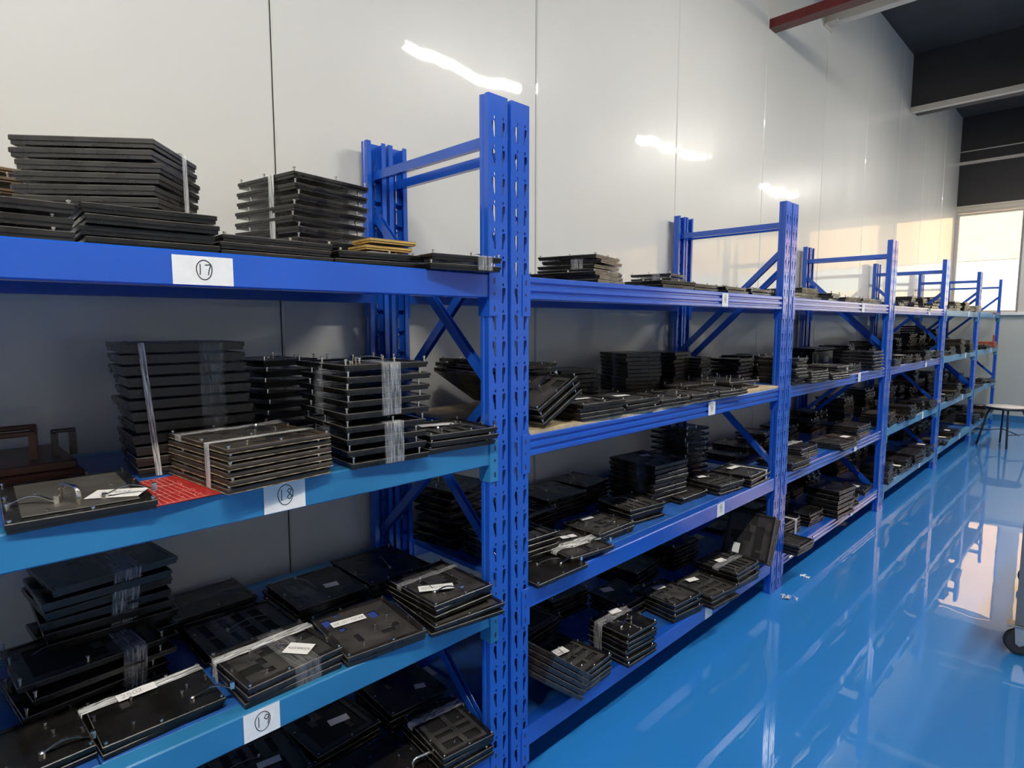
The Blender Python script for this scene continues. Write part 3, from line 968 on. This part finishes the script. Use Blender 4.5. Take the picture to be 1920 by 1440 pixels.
# red etched sheets
b = MB()
b.box(-.105, .105, -.095, .095, 0, .0015); b.box(-.103, .107, -.092, .096, .0016, .0030)
for k in range(9):
    yy = -.092 + k * .0105
    b.box(-.100, .104, yy, yy + .0009, .0031, .0033, 1)
for xx, w_ in ((-.10, .19), (-.03, .19), (.035, .19), (.104, .19)):
    b.box(xx, xx + .001, -.092, .0, .0031, .0033, 1)
R = random.Random(4)
for k in range(60):
    xx, yy = R.uniform(-.095, .095), R.uniform(-.088, -.0)
    b.box(xx, xx + .004, yy, yy + .0018, .0031, .0033, 1)
o = obj('laminate_sheet', b.mesh('laminate_sheet', [M_RED, M_PINK]), None, TR((-.098, -.812, Z2)) @ RZ(math.radians(4)),
        label='red etched laminate sheets lying under the brown-edged bundle', category='sheet')

# brown bakelite fixture with bent handles at the left edge
t = empty('bakelite_fixture', (-.455, -1.03, Z2), label='brown bakelite fixture with upright bent handles, back left on shelf 18', category='fixture')
b = MB(); b.box(-.13, .13, -.09, .09, 0, .022, bev=.003); b.box(-.12, .12, -.08, .08, .0225, .040, bev=.002)
obj('base', b.mesh('fixture_base', M_BAKE), t)
for (hx_, hy_) in ((.06, -.045), (-.04, -.03)):
    b = MB()
    w_ = .120
    for (p0, p1) in (((-w_ / 2, 0), (-w_ / 2, .055)), ((w_ / 2, .055), (w_ / 2, 0))):
        b.box(-.004, .004, p0[0] - .006, p0[0] + .006, 0, .055)
    b.box(-.004, .004, -w_ / 2 - .006, w_ / 2 + .006, .050, .062, bev=.003)
    obj('handle', b.mesh('bent_handle', M_BAKE), t, TR((hx_, hy_, .040)), label='bent strip handle')
b = MB(); b.box(-.006, .006, -.022, -.010, 0, .05); b.box(-.006, .006, .010, .022, 0, .05); b.box(-.006, .006, -.022, .022, .05, .058, bev=.002)
obj('block', b.mesh('slotted_block', M_BLACK2), t, TR((.05, .070, .040)), label='dark slotted block')

# ---- nearest rack, shelf 19
stack('the taped pile beside the post on shelf 19', .010, -0.276, Z3 + .0300, -1, .236, 0.196, 3, .0145, 'k', style='pockets', th=.0115, key='V5', detail=2,
      clip=(.055, -.055, 60), label=(.095, .035, [('H25M070', .008, .011, .012)], .03, -.085, 62))
stack('the offset pair under the taped pile, shelf 19', .028, -0.304, Z3, -8, .225, 0.224, 2, .0145, 'k', style='frame', th=.0120, key='V5l')
stack('the flat pair with blue inserts on shelf 19', .004, -.522, Z3, -5, .240, .209, 2, .0150, 'c', style='insert', th=.0125, key='V6', detail=2,
      label=(.088, .028, [('HX.01-1076A', .006, .009, .0095)], -.032, -.075, 88))
stack('the film-bound bundle right of tag 19', -.008, -.748, Z3, 2, .190, .220, 3, .0168, 'c', style='pockets', th=.0135, key='V7', detail=2,
      label=(.060, .044, [('42208N024', .005, .018, .0078)], .022, .000, 35))
stack('the glossy black pair left of tag 19', -.046, -.990, Z3, 1, .172, .214, 2, .0148, 'k', style='flat', th=.0120, key='V8', detail=2,
      label=(.070, .028, [('2502', .008, .008, .013)], -.040, -.055, 92), clip=(.045, .055, 75))
stack('the tray pair at the bottom left of shelf 19', -.060, -1.205, Z3, 1, .175, .205, 2, .0148, 'k', style='flat', th=.0120, key='V9', detail=2, clip=(.05, .03, 80))
band('V5', 'y', -.045, .022, 'crumpled clear film across the taped pile by the post', M_TAPE, crinkle=.0015, top_only=True)
band('V7', 'y', -.055, .030, 'glossy clear film across the bundle right of tag 19', M_STRAP, crinkle=.0014)
band('V7', 'x', .025, .060, 'thin clear film on the aisle face of the bundle', M_TAPE2)
band('V8', 'y', -.060, .026, 'glossy clear film across the pair left of tag 19', M_STRAP, crinkle=.0016, top_only=True)
stack('the back pair above the bundle, shelf 19', -.222, -.748, Z3, 0, .20, .225, 2, .0150, 'k', style='slots', th=.0125, key='V2b')
band('V2b', 'x', -.03, .045, 'dull clear film over the back pair above the bundle', M_TAPE2)
stack('the wall-side pile left on shelf 19', -.434, -.800, Z3, 0, .165, .255, 3, .0155, 'k', style='flat', th=.0125, key='V2')
band('V2', 'y', .0, .03, 'dull clear film across the wall-side pile of shelf 19', M_TAPE2, crinkle=.0015, top_only=True)
stack('the middle back pair on shelf 19', -.270, -.512, Z3, 0, .215, .205, 3, .0150, 'k', style='flat', th=.0125, key='V3', label=(.04, .028, [], .03, .01, 80))
band('V3', 'x', -.045, .05, 'dull clear film over the middle back pair of shelf 19', M_TAPE2)
stack('the back pile by the rear post, shelf 19', -.268, -.296, Z3, -3, .245, .215, 3, .0150, 'k', style='flat', th=.0125, key='V4')
stack('the tall dark pile at the back left, shelf 19', -0.36, -1.02, Z3, 2, 0.2, 0.25, 10, .0235, 'k', style='flat', th=.0170, pins=False, key='V1', jit=.012)
band('V1', 'x', .03, .055, 'grey film over the tall dark pile, back left of shelf 19', M_TAPE, skew=.12)
stack('the loose dark pile behind the glossy pair, shelf 19', -.232, -1.075, Z3, 4, .20, .26, 4, .0280, 'k', style='frame', th=.0120, key='V10', jit=.009)
band('V10', 'x', .06, .045, 'grey film over the loose dark pile, left of shelf 19', M_TAPE, skew=.06)

# ---- nearest rack, bottom shelf
stack('the film-topped pile beside the post, bottom near shelf', .000, -0.25, Z4, -6, .222, 0.168, 4, .0200, 'k', style='cross', th=.0145, key='W1', detail=2, jit=.006)
band('W1', 'y', -.060, .030, 'crumpled white film across the pile on the bottom shelf', M_STRAP, crinkle=.003, top_only=True)
stack('the labelled pair on the bottom near shelf', -.030, -.470, Z4, -3, .225, .212, 2, .0150, 'k', style='flat', th=.0125, key='W2', detail=2,
      label=(.085, .034, [('60.50A', .004, .021, .009), ('H2018-276578', .010, .006, .0085)], .03, -.060, 68), handle=(.06, .06, 80))
stack('the rear pile by the post, bottom near shelf', -.262, -.240, Z4, -3, .22, .21, 4, .0160, 'k', style='flat', th=.0130, key='W3', label=(.035, .025, [], .04, .02, 70))
stack('the second rear pile, bottom near shelf', -.275, -.475, Z4, 3, .22, .21, 3, .0170, 'k', style='frame', th=.0130, key='W4', label=(.06, .03, [], .02, -.01, 80))
stack('the third rear pile, bottom near shelf', -.270, -.705, Z4, -4, .22, .21, 3, .0170, 'k', style='slots', th=.0130, key='W5', label=(.06, .026, [], .03, -.01, 85))
stack('the front pair left of the label, bottom near shelf', -.050, -.700, Z4, 2, .20, .21, 2, .0160, 'k', style='flat', th=.0130, key='W6')
stack('the front pair at the frame bottom, bottom near shelf', -.060, -.935, Z4, -2, .20, .215, 2, .0160, 'k', style='frame', th=.0130, key='W7')
stack('the fourth rear pile, bottom near shelf', -.290, -.935, Z4, 3, .20, .21, 4, .0160, 'k', style='flat', th=.0130, key='W8', mass=True)

# ---- second rack, top shelf
stack('the lower half of the left bundle, second rack top', 0.0, 0.405, Z1, 12, 0.26, 0.205, 3, .0130, 'k', style='flat', th=.0110, key='A1', detail=1)
stack('the upper half of the left bundle, second rack top', -0.04, 0.45, Z1 + .0385, 14, 0.22, 0.205, 4, .0155, 'k', style='flat', th=.0115, key='A1b', jit=.008)
band('A1b', 'y', .035, .045, 'clear film on the upper left bundle, second rack top', M_TAPE)
band('A1', 'x', .09, .022, 'white film strap on the lower left bundle, second rack', M_STRAP, name='film_strap', cat='film strap')
stack('the pinned stack mid second-rack top shelf', -0.27, 1.3, Z1 + .022, 8, 0.2, 0.19, 4, .0210, 'k', style='flat', th=.0115, key='A2')
band('A2', 'y', .03, .04, 'clear film on the pinned stack, second rack top', M_TAPE)
stack('the front low pair near tag 6', -.012, .800, Z1, -2, .20, .235, 2, .0165, 'k', style='flat', th=.0125, key='A2b')
stack('the low pair left of tag 6', -.035, 1.085, Z1, -1, .21, .205, 2, .0165, 'k', style='flat', th=.0125, key='A3a')
stack('the low pair above tag 6', -.012, 1.325, Z1, 2, .21, .22, 2, .0165, 'k', style='pockets', th=.0110, key='A3b', clip=(.0, .03, 80))
stack('the low pair nearest the right post, second rack top', -.015, 1.585, Z1, 3, .21, .25, 2, .0170, 'k', style='pockets', th=.0110, key='A3c', clip=(.02, .03, 80))

# ---- second rack, second shelf (particle board)
ZB = Z2 + .0108
stack('the slanted trio by the left post, second rack', .010, .125, ZB + .052, 0, .23, .20, 3, 0.024, 'k', style='pockets', th=.0130, key='B1', tilt=RX(math.radians(27)), jit=.002, clip=(.02, .02, 80))
stack('the front pile right of the slanted trio', .004, .320, ZB, -2, .20, .225, 4, .0145, 'c', style='pockets', th=.0120, key='B2', label=(.07, .03, [], .0, -.03, 85))
stack('the second front pile, second rack upper middle', .002, .560, ZB, -1, .20, .215, 3, .0165, 'c', style='insert', th=.0120, key='B3', label=(.07, .03, [], .0, -.02, 85))
stack('the third front pile, second rack upper middle', .004, .790, ZB, -4, .21, .20, 2, .0150, 'c', style='pockets', th=.0120, key='B3b', clip=(.03, .02, 80))
stack('the fourth front pile left of the tag, second rack', .010, 1.010, ZB, -6, .21, .19, 2, .0150, 'c', style='pockets', th=.0120, key='B3c')
stack('the tall black block at the back, second rack', -.350, 1.085, ZB, -22, .225, .185, 10, .0180, 'c', style='flat', th=.0155, pins=False, key='B4', jit=.003)
band('B4', 'y', .02, .055, 'dull film on the tall black block, second rack', M_TAPE2)
stack('the brown-black short stack left of the tall block', -.430, .740, ZB, -8, .17, .21, 6, .0200, 'c', style='flat', th=.0155, pins=False, key='B5')
stack('the far left back stack, second rack', -.400, .500, ZB, 10, .19, .20, 7, .0230, 'c', style='flat', th=.0140, key='B6')
band('B6', 'y', .04, .03, 'grey film down the far left back stack, second rack', M_TAPE)
stack('loose glossy plate before the tall block, second rack', -.100, .900, ZB, 20, .24, .27, 1, .0200, 'c', style='flat', th=.0120, key='B7a')
stack('the glossy wide pair on pins, second rack', -.155, 1.235, ZB, -6, .25, .27, 2, .0240, 'c', style='flat', th=.0120, key='B7b')
stack('the pinned pair near the right post, second rack', -.060, 1.500, ZB, -6, .24, .25, 2, .0280, 'c', style='flat', th=.0120, key='B7c', detail=2)
stack('the front thin pair right of the tag, second rack', .020, 1.235, ZB, -2, .17, .24, 2, .0130, 'c', style='pockets', th=.0110, key='B7d')
stack('the back right stack behind the brace, second rack', -.360, 1.520, ZB, 6, .20, .19, 9, .0190, 'k', style='flat', th=.0150, pins=False, key='B8')
stack('the film-wrapped pile by the right post, second rack', -.330, 1.725, ZB, 8, .22, .16, 8, .0170, 'k', style='flat', th=.0140, pins=False, key='B9')
band('B9', 'y', .02, .05, 'streaky clear film on the pile by the right post', M_TAPE)
stack('the slanted pair behind the first post, second rack', -.30, .135, ZB + .078, 0, .25, .24, 3, .0220, 'k', style='frame', th=.0140, key='B0', tilt=RX(math.radians(-32)), jit=.006)

# ---- second rack, third shelf
stack('the film-wrapped tower in the middle, second rack', -.165, 1.035, Z3, -6, .255, .235, 9, .0205, 'c', style='pockets', th=.0160, pins=False, key='C1', jit=.004,
      label=(.05, .04, [], -.03, .0, 70))
band('C1', 'y', .05, .05, 'clear film over the tower in the middle, second rack', M_TAPE2)
stack('the strapped pile nearest the right post', -.005, 1.640, Z3, 3, .205, .235, 4, .0140, 'k', style='pockets', th=.0115, key='C3', detail=2, label=(.09, .03, [], -.02, -.05, 85))
band('C3', 'x', .07, .025, 'white film strap on the pile nearest the right post', M_STRAP, name='film_strap', cat='film strap')
stack('the slotted pile above tag 9', -.045, 1.400, Z3, -6, .20, .20, 3, .0175, 'c', style='cross', th=.0130, key='C4', detail=2, label=(.05, .035, [], -.05, -.05, 75))
stack('the thin pair behind and left of tag 9', -.100, 1.160, Z3, -2, .21, .21, 2, .0160, 'k', style='frame', th=.0120, key='C4b')
stack('the pile with rows of slots, second rack', -.105, .760, Z3, -8, .185, .205, 4, .0160, 'k', style='slots', th=.0130, key='C5', detail=2)
stack('the pile with cut-out top, second rack', -.062, .512, Z3, -1, .175, .215, 3, .0145, 'c', style='pockets', th=.0125, key='C6', detail=2, label=(.06, .022, [], -.055, -.03, 80))
stack('the tray with crumpled film on its face, second rack', -.004, .290, Z3 + .016, -8, .225, .200, 1, .0145, 'c', style='pockets', th=.0135, key='C7', detail=2, label=(.06, .026, [], -.03, -.01, 80), clip=(.04, .05, 60))
band('C7', 'y', .015, .05, 'crumpled shiny film across the single tray, second rack', M_STRAP, crinkle=.003, top_only=True)
stack('lying below the crumpled-film tray by the left post', .028, .092, Z3, -3, .24, .235, 1, .0145, 'k', style='flat', th=.0140, key='C8', clip=(.06, .05, 70))
stack('the back left pile, second rack middle shelf', -.350, .560, Z3, -3, .23, .23, 5, .0190, 'k', style='flat', th=.0150, key='C9a')
stack('the back pile left of the wrapped tower', -.380, .830, Z3, 3, .20, .19, 5, .0190, 'k', style='flat', th=.0140, key='C9b')
stack('the tall pinned stack at the back right, second rack', -.330, 1.600, Z3, -8, .235, .185, 9, .0290, 'k', style='flat', th=.0130, key='C10')
stack('the low back pile right of the wrapped tower', -.360, 1.310, Z3, 3, .21, .22, 3, .0200, 'k', style='frame', th=.0140, key='C11')
stack('the dim pile behind the first post, second rack', -.120, .110, Z3, -4, .24, .23, 5, .0180, 'k', style='pockets', th=.0140, key='C12', label=(.07, .03, [], -.03, .0, 80))
band('C12', 'y', -.03, .03, 'dull film over the dim pile behind the first post', M_TAPE2)
stack('the ragged stack against the wall behind the first post', -.395, .110, Z3, 8, .19, .20, 8, .0280, 'k', style='flat', th=.0120, key='C13', jit=.014, mass=True)
stack('the loose middle pile under tag 18 height, second rack', -.290, .365, Z3, 4, .22, .19, 4, .0220, 'k', style='frame', th=.0130, key='C14', mass=True)

# ---- second rack, bottom shelf
stack('the slanted bundle by the left post, bottom shelf', .045, .072, Z4 + .080, 0, .225, .235, 5, .0180, 'c', style='flat', th=.0145, pins=False, key='D8', tilt=RX(math.radians(-38)), jit=.003)
stack('the low pile with a printed note, bottom shelf', .025, .300, Z4, 3, .245, .190, 4, .0185, 'k', style='cross', th=.0145, key='D7', detail=2,
      label=(.055, .040, [('H2-M', .006, .022, .009), ('M0587A', .006, .006, .009)], -.01, -.04, 80))
stack('the six-tray pile with shiny film, bottom shelf', .036, .560, Z4, -3, .185, .175, 6, .0205, 'k', style='flat', th=.0130, key='D6', detail=2, clip=(.03, -.05, 100), label=(.05, .03, [], -.05, .0, 80))
band('D6', 'y', -.045, .04, 'shiny film over the six-tray pile, bottom shelf', M_TAPE, crinkle=.002)
stack('the tilted-top pile behind, bottom shelf middle', -.165, .835, Z4, -2, .19, .20, 4, .0190, 'k', style='flat', th=.0130, key='D5', clip=(.03, .04, 80), label=(.055, .04, [], -.04, -.06, 70))
stack('the left one of two stepped piles, bottom shelf', -.010, .960, Z4, -6, .205, .195, 4, .0210, 'k', style='pockets', th=.0150, key='D4', detail=2, label=(.06, .03, [], -.04, -.03, 80))
stack('the right one of two stepped piles, bottom shelf', .038, 1.185, Z4, -6, .215, .205, 3, .0190, 'c', style='cross', th=.0150, key='D3', detail=2, label=(.06, .032, [], -.05, -.04, 80))
stack('the labelled pile by the upright trays, bottom shelf', .032, 1.440, Z4, -3, .215, .225, 4, .0220, 'k', style='slots', th=.0160, key='D2', detail=2, label=(.055, .035, [], -.01, -.05, 80))
band('D2', 'y', .0, .035, 'crumpled clear film across the pile by the upright trays', M_TAPE, crinkle=.002, top_only=True)
stack('the upright row leaning on the right post, bottom shelf', 00.045, 1.732, Z4 + .125, 0, .24, .235, 4, .0190, 'c', style='pockets', th=.0150, pins=False, key='D1', tilt=RX(math.radians(66)), jit=.002, label=(.05, .035, [], -.03, -.10, 90))
stack('the first rear pile, second rack bottom shelf', -.250, .330, Z4, 5, .22, .22, 5, .0210, 'k', style='frame', th=.0130, key='D9', mass=True)
stack('the second rear pile, second rack bottom shelf', -.370, .620, Z4, -4, .20, .21, 5, .0200, 'k', style='flat', th=.0130, key='D10', mass=True)
stack('the third rear pile, second rack bottom shelf', -.300, 1.130, Z4, 4, .22, .22, 4, .0220, 'k', style='flat', th=.0130, key='D11', mass=True)
stack('the fourth rear pile, second rack bottom shelf', -.290, 1.430, Z4, -4, .22, .22, 6, .0220, 'k', style='flat', th=.0130, key='D12', mass=True)

# ---- third rack, the piles along its front edge
stack('the first low pile, third rack top', -.010, 2.075, Z1, 4, .21, .22, 2, .0150, 'c', style='flat', pins=False, key='E1a', mass=True)
stack('the second pile, third rack top, slightly raised', -.060, 2.330, Z1, -5, .22, .23, 4, .0170, 'c', style='flat', pins=False, jit=.012, mass=True)
stack('the third low pile, third rack top', -.005, 2.640, Z1, 8, .20, .23, 3, .0150, 'c', style='flat', pins=False, jit=.010, mass=True)
stack('the fourth low pile, third rack top', -.020, 2.950, Z1, -6, .20, .22, 2, .0160, 'c', style='flat', pins=False, mass=True)
stack('the fifth low pile, third rack top', -.010, 3.260, Z1, -2, .21, .25, 2, .0160, 'c', style='flat', pins=False, mass=True)
stack('the last low pile, third rack top', -.020, 3.560, Z1, 2, .21, .25, 2, .0160, 'c', style='flat', pins=False, mass=True)
stack('the slipping pile by the left post, third rack', .020, 2.080, Z2, -6, .22, .12, 8, .0180, 'c', style='flat', pins=False, jit=.012, mass=True)
stack('the small pile next to the slipping one, third rack', .040, 2.240, Z2, -4, .20, .215, 5, .0130, 'c', style='pockets', th=.0110, pins=False, mass=True)
stack('the low front pile mid third-rack second shelf', .055, 2.540, Z2, -6, .20, .22, 3, .0130, 'c', style='pockets', th=.0110, pins=False, mass=True)
stack('the film-strapped front pile, third rack second shelf', -.015, 2.840, Z2, -4, .22, .24, 4, .0150, 'c', style='flat', th=.0120, pins=False, key='E2d', mass=True)
band('E2d', 'x', .03, .03, 'white film strap on the front pile of the third rack', M_STRAP, name='film_strap', cat='film strap')
stack('the tall front pile by the right post, third rack', .010, 3.500, Z2, -3, .20, .22, 6, .0230, 'c', style='flat', th=.0130, pins=False, mass=True)
stack('the open-topped pile by the left post, third rack', .010, 2.110, Z3, -4, .20, .22, 3, .0140, 'c', style='frame', th=.0120, mass=True)
stack('the white-film pile, third rack third shelf', -.055, 2.420, Z3, -3, .21, .235, 5, .0130, 'c', style='flat', th=.0105, pins=False, key='E3a', mass=True)
band('E3a', 'y', -.02, .06, 'crumpled white film across a third-rack pile', M_STRAP, crinkle=.003, top_only=True)
stack('the stepped pile right of the white film, third rack', .028, 2.860, Z3, -4, .20, .25, 3, .0140, 'c', style='slots', th=.0120, pins=False, mass=True)
stack('the last pile by the right post, third rack', -.040, 3.420, Z3, -3, .21, .25, 5, .0150, 'c', style='flat', th=.0120, pins=False, mass=True)
stack('the low pile jutting out by the post, third rack bottom', .075, 2.075, Z4, -3, .21, .19, 3, .0190, 'k', style='frame', th=.0140, mass=True)
stack('the strapped pile behind the jutting one, third rack', -.080, 2.290, Z4, -4, .20, .21, 5, .0185, 'k', style='flat', th=.0130, key='E4c', mass=True)
band('E4c', 'x', .03, .03, 'white film strap on a bottom pile of the third rack', M_STRAP, name='film_strap', cat='film strap')
stack('the middle pile on the third rack bottom', -.050, 2.600, Z4, -3, .20, .20, 4, .0200, 'k', style='flat', th=.0150, mass=True)
stack('the five-tray block on the third rack bottom', .020, 2.880, Z4, -5, .20, .25, 6, .0310, 'k', style='flat', th=.0220, mass=True)
TRAYS_SINGLE = TOTAL[0]

# ---- everything farther: countless trays as one mass
def mass_stack(bx, by, z0, th_deg, lx, ly, n, pitch, R, jit=.008, tilt=0):
    a = math.radians(th_deg)
    ex, ey = Vector((-math.cos(a), -math.sin(a), 0)), Vector((-math.sin(a), math.cos(a), 0))
    c = Vector((bx, by, 0)) + ex * lx / 2 + ey * ly / 2
    th = pitch * R.uniform(.6, .85)
    for k in range(n):
        T_ = TR((c.x + R.uniform(-jit, jit), c.y + R.uniform(-jit, jit), z0 + k * pitch)) @ RX(tilt) @ RZ(a + R.uniform(-jit, jit) * 6)
        hx, hy = lx / 2, ly / 2
        mi = R.choice((0, 1, 1, 1, 2))
        MASS.box(-hx + .002, hx - .002, -hy + .002, hy - .002, 0, th * .45, mi, T_)
        MASS.box(-hx, hx, -hy, hy, th * .45, th * .8, mi, T_)
        MASS.box(-hx, hx, -hy, -hy + .012, th * .8, th, mi, T_); MASS.box(-hx, hx, hy - .012, hy, th * .8, th, mi, T_)
        MASS.box(hx - .012, hx, -hy + .012, hy - .012, th * .8, th, mi, T_)
        if k == n - 1 or R.random() < .4:
            for (px, py) in ((hx - .008, -hy + .008), (hx - .008, hy - .008), (hx - .01, 0)):
                MASS.lathe([(.0025, th * .8), (.0025, th + .006), (.004, th + .007), (.004, th + .011)], 5, 3, T_ @ TR((px, py, 0)))
    if R.random() < .35:
        w_ = R.uniform(.03, .06)
        yy = R.uniform(-.05, .03)
        T_ = TR((c.x, c.y, z0 + (n - 1) * pitch + th + .0004)) @ RZ(a)
        MASS.box(-R.uniform(.0, .05), R.uniform(.03, .06), yy, yy + w_ * 1.3, 0, .0006, 4, T_)
R = random.Random(77)
def row(bay, s, xf, ya, yb, nmax, p=.0175, skip=.1, dz=0, keep=()):
    y = ya
    while y < yb - .14:
        ly = R.uniform(.15, .245)
        if y + ly > yb: break
        if R.random() > skip and not any(a_ < y + ly and y < b_ for a_, b_ in keep):
            mass_stack(xf + R.uniform(-.03, .02), y, SZ[s] + dz, R.uniform(-7, 5), R.uniform(.18, .23), ly, R.randint(max(1, nmax // 3), nmax), R.uniform(p * .8, p * 1.25), R)
        y += ly + R.uniform(.012, .05)
Y3a, Y3b = BAY[2] + .10, BAY[3] - .10
row(2, 1, -.32, Y3a, Y3b, 2, skip=.5)
row(2, 2, -.30, Y3a, Y3b, 6, .022, keep=((3.12, 3.66),)); row(2, 2, -.005, 3.10, 3.47, 3)
row(2, 3, -.31, Y3a, Y3b - .5, 6, .02); row(2, 3, .0, 3.13, 3.40, 3); row(2, 3, -.33, 3.35, Y3b, 11, .021)
row(2, 4, -.34, Y3a, Y3b, 6, .02); row(2, 4, .0, 3.16, Y3b, 3)
for bay in (3, 4, 5):
    ya, yb = BAY[bay] + .10, BAY[bay + 1] - .09
    nn = {3: (2, 6, 6, 7), 4: (5, 9, 8, 4), 5: (0, 3, 5, 6)}[bay]
    for s in (1, 2, 3, 4):
        dz = .011 if (bay, s) == (5, 4) else 0
        if nn[s - 1]:
            kp = ((8.98, 9.42),) if (bay, s) == (5, 2) else ()
            row(bay, s, .01, ya, yb, nn[s - 1], .0185, .08, dz, kp)
            row(bay, s, -.31, ya, yb, int(nn[s - 1] * 1.4) + 1, .021, .15, dz, kp)
o = obj('fixture_trays', MASS.mesh('far_trays', [M_BLACK, M_BLACK2, M_BROWN, M_STEEL, M_PAPER, M_PANEL, M_POCKET_SHADE, M_EDGE_GLINT]), None, None, kind='stuff',
        label='countless stacked black trays on the third to farthest racks', category='trays')

# black case with pale latch on the third rack, red-brown fixture and sheet on the farthest rack
t = empty('black_case', (-.36, 3.38, Z2 + .055), label='black upright case standing at the back of the third rack', category='case')
b = MB(); b.box(-.09, .09, -.20, .20, 0, .135, bev=.008); obj('body', b.mesh('case_body', M_BLACK), t)
b = MB(); b.box(.0905, .096, -.14, -.13, .03, .11); b.box(.0905, .094, .02, .10, .05, .09); obj('latch', b.mesh('case_latch', M_WIRE), t)
b = MB(); b.box(-.10, .10, -.21, .21, .1355, .150, bev=.003); obj('lid', b.mesh('case_lid', M_BLACK2), t)
t.location.z = Z2 + .001
M_REDB = mat('red_brown_laminate', (0.30, 0.06, 0.03), 0.4, noise=.3, nscale=20)
t = empty('red_brown_fixture', (-.08, 9.20, Z2), label='red-brown fixture with an upright loop handle on the farthest rack', category='fixture')
b = MB(); b.box(-.10, .10, -.16, .16, 0, .035, bev=.003); b.box(-.09, .09, -.12, .14, .0355, .075, bev=.003); obj('base', b.mesh('red_base', M_REDB), t)
b = MB(); b.box(-.008, .008, .05, .065, 0, .07); b.box(-.008, .008, .115, .13, 0, .07); b.box(-.008, .008, .05, .13, .071, .088)
obj('handle', b.mesh('red_handle', M_REDB), t, TR((.06, 0, .0755)))
b = MB(); b.box(-.12, .12, -.25, .25, 0, .006)
obj('laminate_sheet', b.mesh('red_sheet', M_REDB), None, TR((-.10, 9.12, Z1 + .001)), label='thin red-brown sheet flat on the farthest rack top shelf', category='sheet')

# ------------------------------------------------------------------ stool and trolley
t = empty('round_stool', (.33, 7.69, 0), label='round stool with pale seat and thin black legs near the far window', category='stool')
b = MB(); b.lathe([(.02, .438), (.185, .438), (.19, .443), (.19, .455), (.185, .460), (.02, .460)], 32); obj('seat', b.mesh('seat', [M_SEAT], True), t)
b = MB(); b.lathe([(.188, .425), (.195, .425), (.195, .452), (.1905, .452), (.1905, .437), (.188, .437)], 32); obj('seat_rim', b.mesh('seat_rim', M_STOOL, True), t)
legs = [(-.239, -.088), (-.058, .227), (.049, -.229), (.23, .09)]
for (lx_, ly_) in legs:
    b = MB()
    d = Vector((lx_, ly_, 0)).normalized()
    b.tube([(lx_, ly_, 0), tuple(d * .175 + Vector((0, 0, .36))), tuple(d * .155 + Vector((0, 0, .41))), tuple(d * .12 + Vector((0, 0, .43)))], .0105, 10)
    obj('leg', b.mesh('stool_leg', M_STOOL, True), t)
def at_leg(i, z):
    q = Vector((*legs[i], 0)); d = q.normalized()
    k = z / .36
    p = q * (1 - k) + d * .175 * k
    return (p.x, p.y, z)
b = MB(); b.tube([at_leg(0, .165), at_leg(1, .165)], .005, 8); b.tube([at_leg(2, .150), at_leg(3, .150)], .005, 8)
mid = tuple((Vector(at_leg(2, .15)) + Vector(at_leg(3, .15))) / 2)
b.tube([at_leg(1, .170), (mid[0] + .02, mid[1] - .06, .152)], .006, 8)
obj('stretcher', b.mesh('stool_stretcher', M_STOOL, True), t)

t = empty('wheeled_cart', (.985, 2.08, 0), label='grey steel cart on black castors at the right edge of the aisle', category='cart')
def caster():
    w_ = MB()
    w_.lathe([(.012, -.016), (.046, -.016), (.054, -.010), (.056, 0), (.054, .010), (.046, .016), (.012, .016)], 28, 0, TR((0, 0, .056)) @ RX(math.pi / 2))
    f_ = MB()
    for s_ in (-1, 1):
        y0_ = .0165 if s_ > 0 else -.0185
        f_.prism([(-.020, .128), (-.014, .050), (.0, .040), (.014, .050), (.045, .128)], y0_, y0_ + .002, 'y')
    f_.box(-.045, .055, -.030, .030, .1285, .1325); f_.box(-.024, .048, -.0185, .0185, .120, .128)
    a_ = MB(); a_.tube([(0, -.022, .056), (0, .022, .056)], .006, 10)
    return w_.mesh('wheel', M_RUBBER, False), f_.mesh('fork', M_ZINC), a_.mesh('axle', M_ZINC)
CW, CF, CA = caster()
for (cx, cy_, an) in ((0, 0, 8), (-.035, .90, 12), (.50, 0, -35), (.50, .90, -20)):
    c_ = obj('castor', CF, t, TR((cx, cy_, 0)) @ RZ(math.radians(an)), label='zinc castor fork with black wheel')
    obj('wheel', CW, c_); obj('axle', CA, c_)
for (cx, cy_) in ((.0, 0), (-.0, .90), (.50, 0), (.50, .90)):
    b = MB(); b.box(cx - .018, cx + .018, cy_ - .018, cy_ + .018, .133, 1.05); obj('post', b.mesh('cart_post', M_CART), t)
for z in (.15, .58, 1.02):
    b = MB(); b.box(-.01, .51, -.01, .91, z, z + .02); obj('shelf', b.mesh('cart_shelf', M_CART), t)

# scraps of clear film on the floor by the second double post
R = random.Random(9)
for (cx, cy_, n_, lab) in ((.085, 1.93, 16, 'small heap of crumpled clear film at the foot of the double post'), (.035, 2.27, 5, 'tiny scrap of clear film on the floor under the third rack')):
    b = MB()
    for k in range(n_):
        a = R.uniform(0, 6.28); rr = R.uniform(0, .04); px, py = cx + rr * math.cos(a), cy_ + rr * math.sin(a)
        q = [(px + R.uniform(-.018, .018), py + R.uniform(-.018, .018), R.uniform(.0005, .014)) for _ in range(4)]
        b.add(q, [(0, 1, 2), (0, 2, 3)])
    obj('film_scrap', b.mesh('film_scrap', M_SCRAP), None, None, label=lab, category='plastic scrap')
print('TRAYS', TRAYS_SINGLE, TOTAL[0])
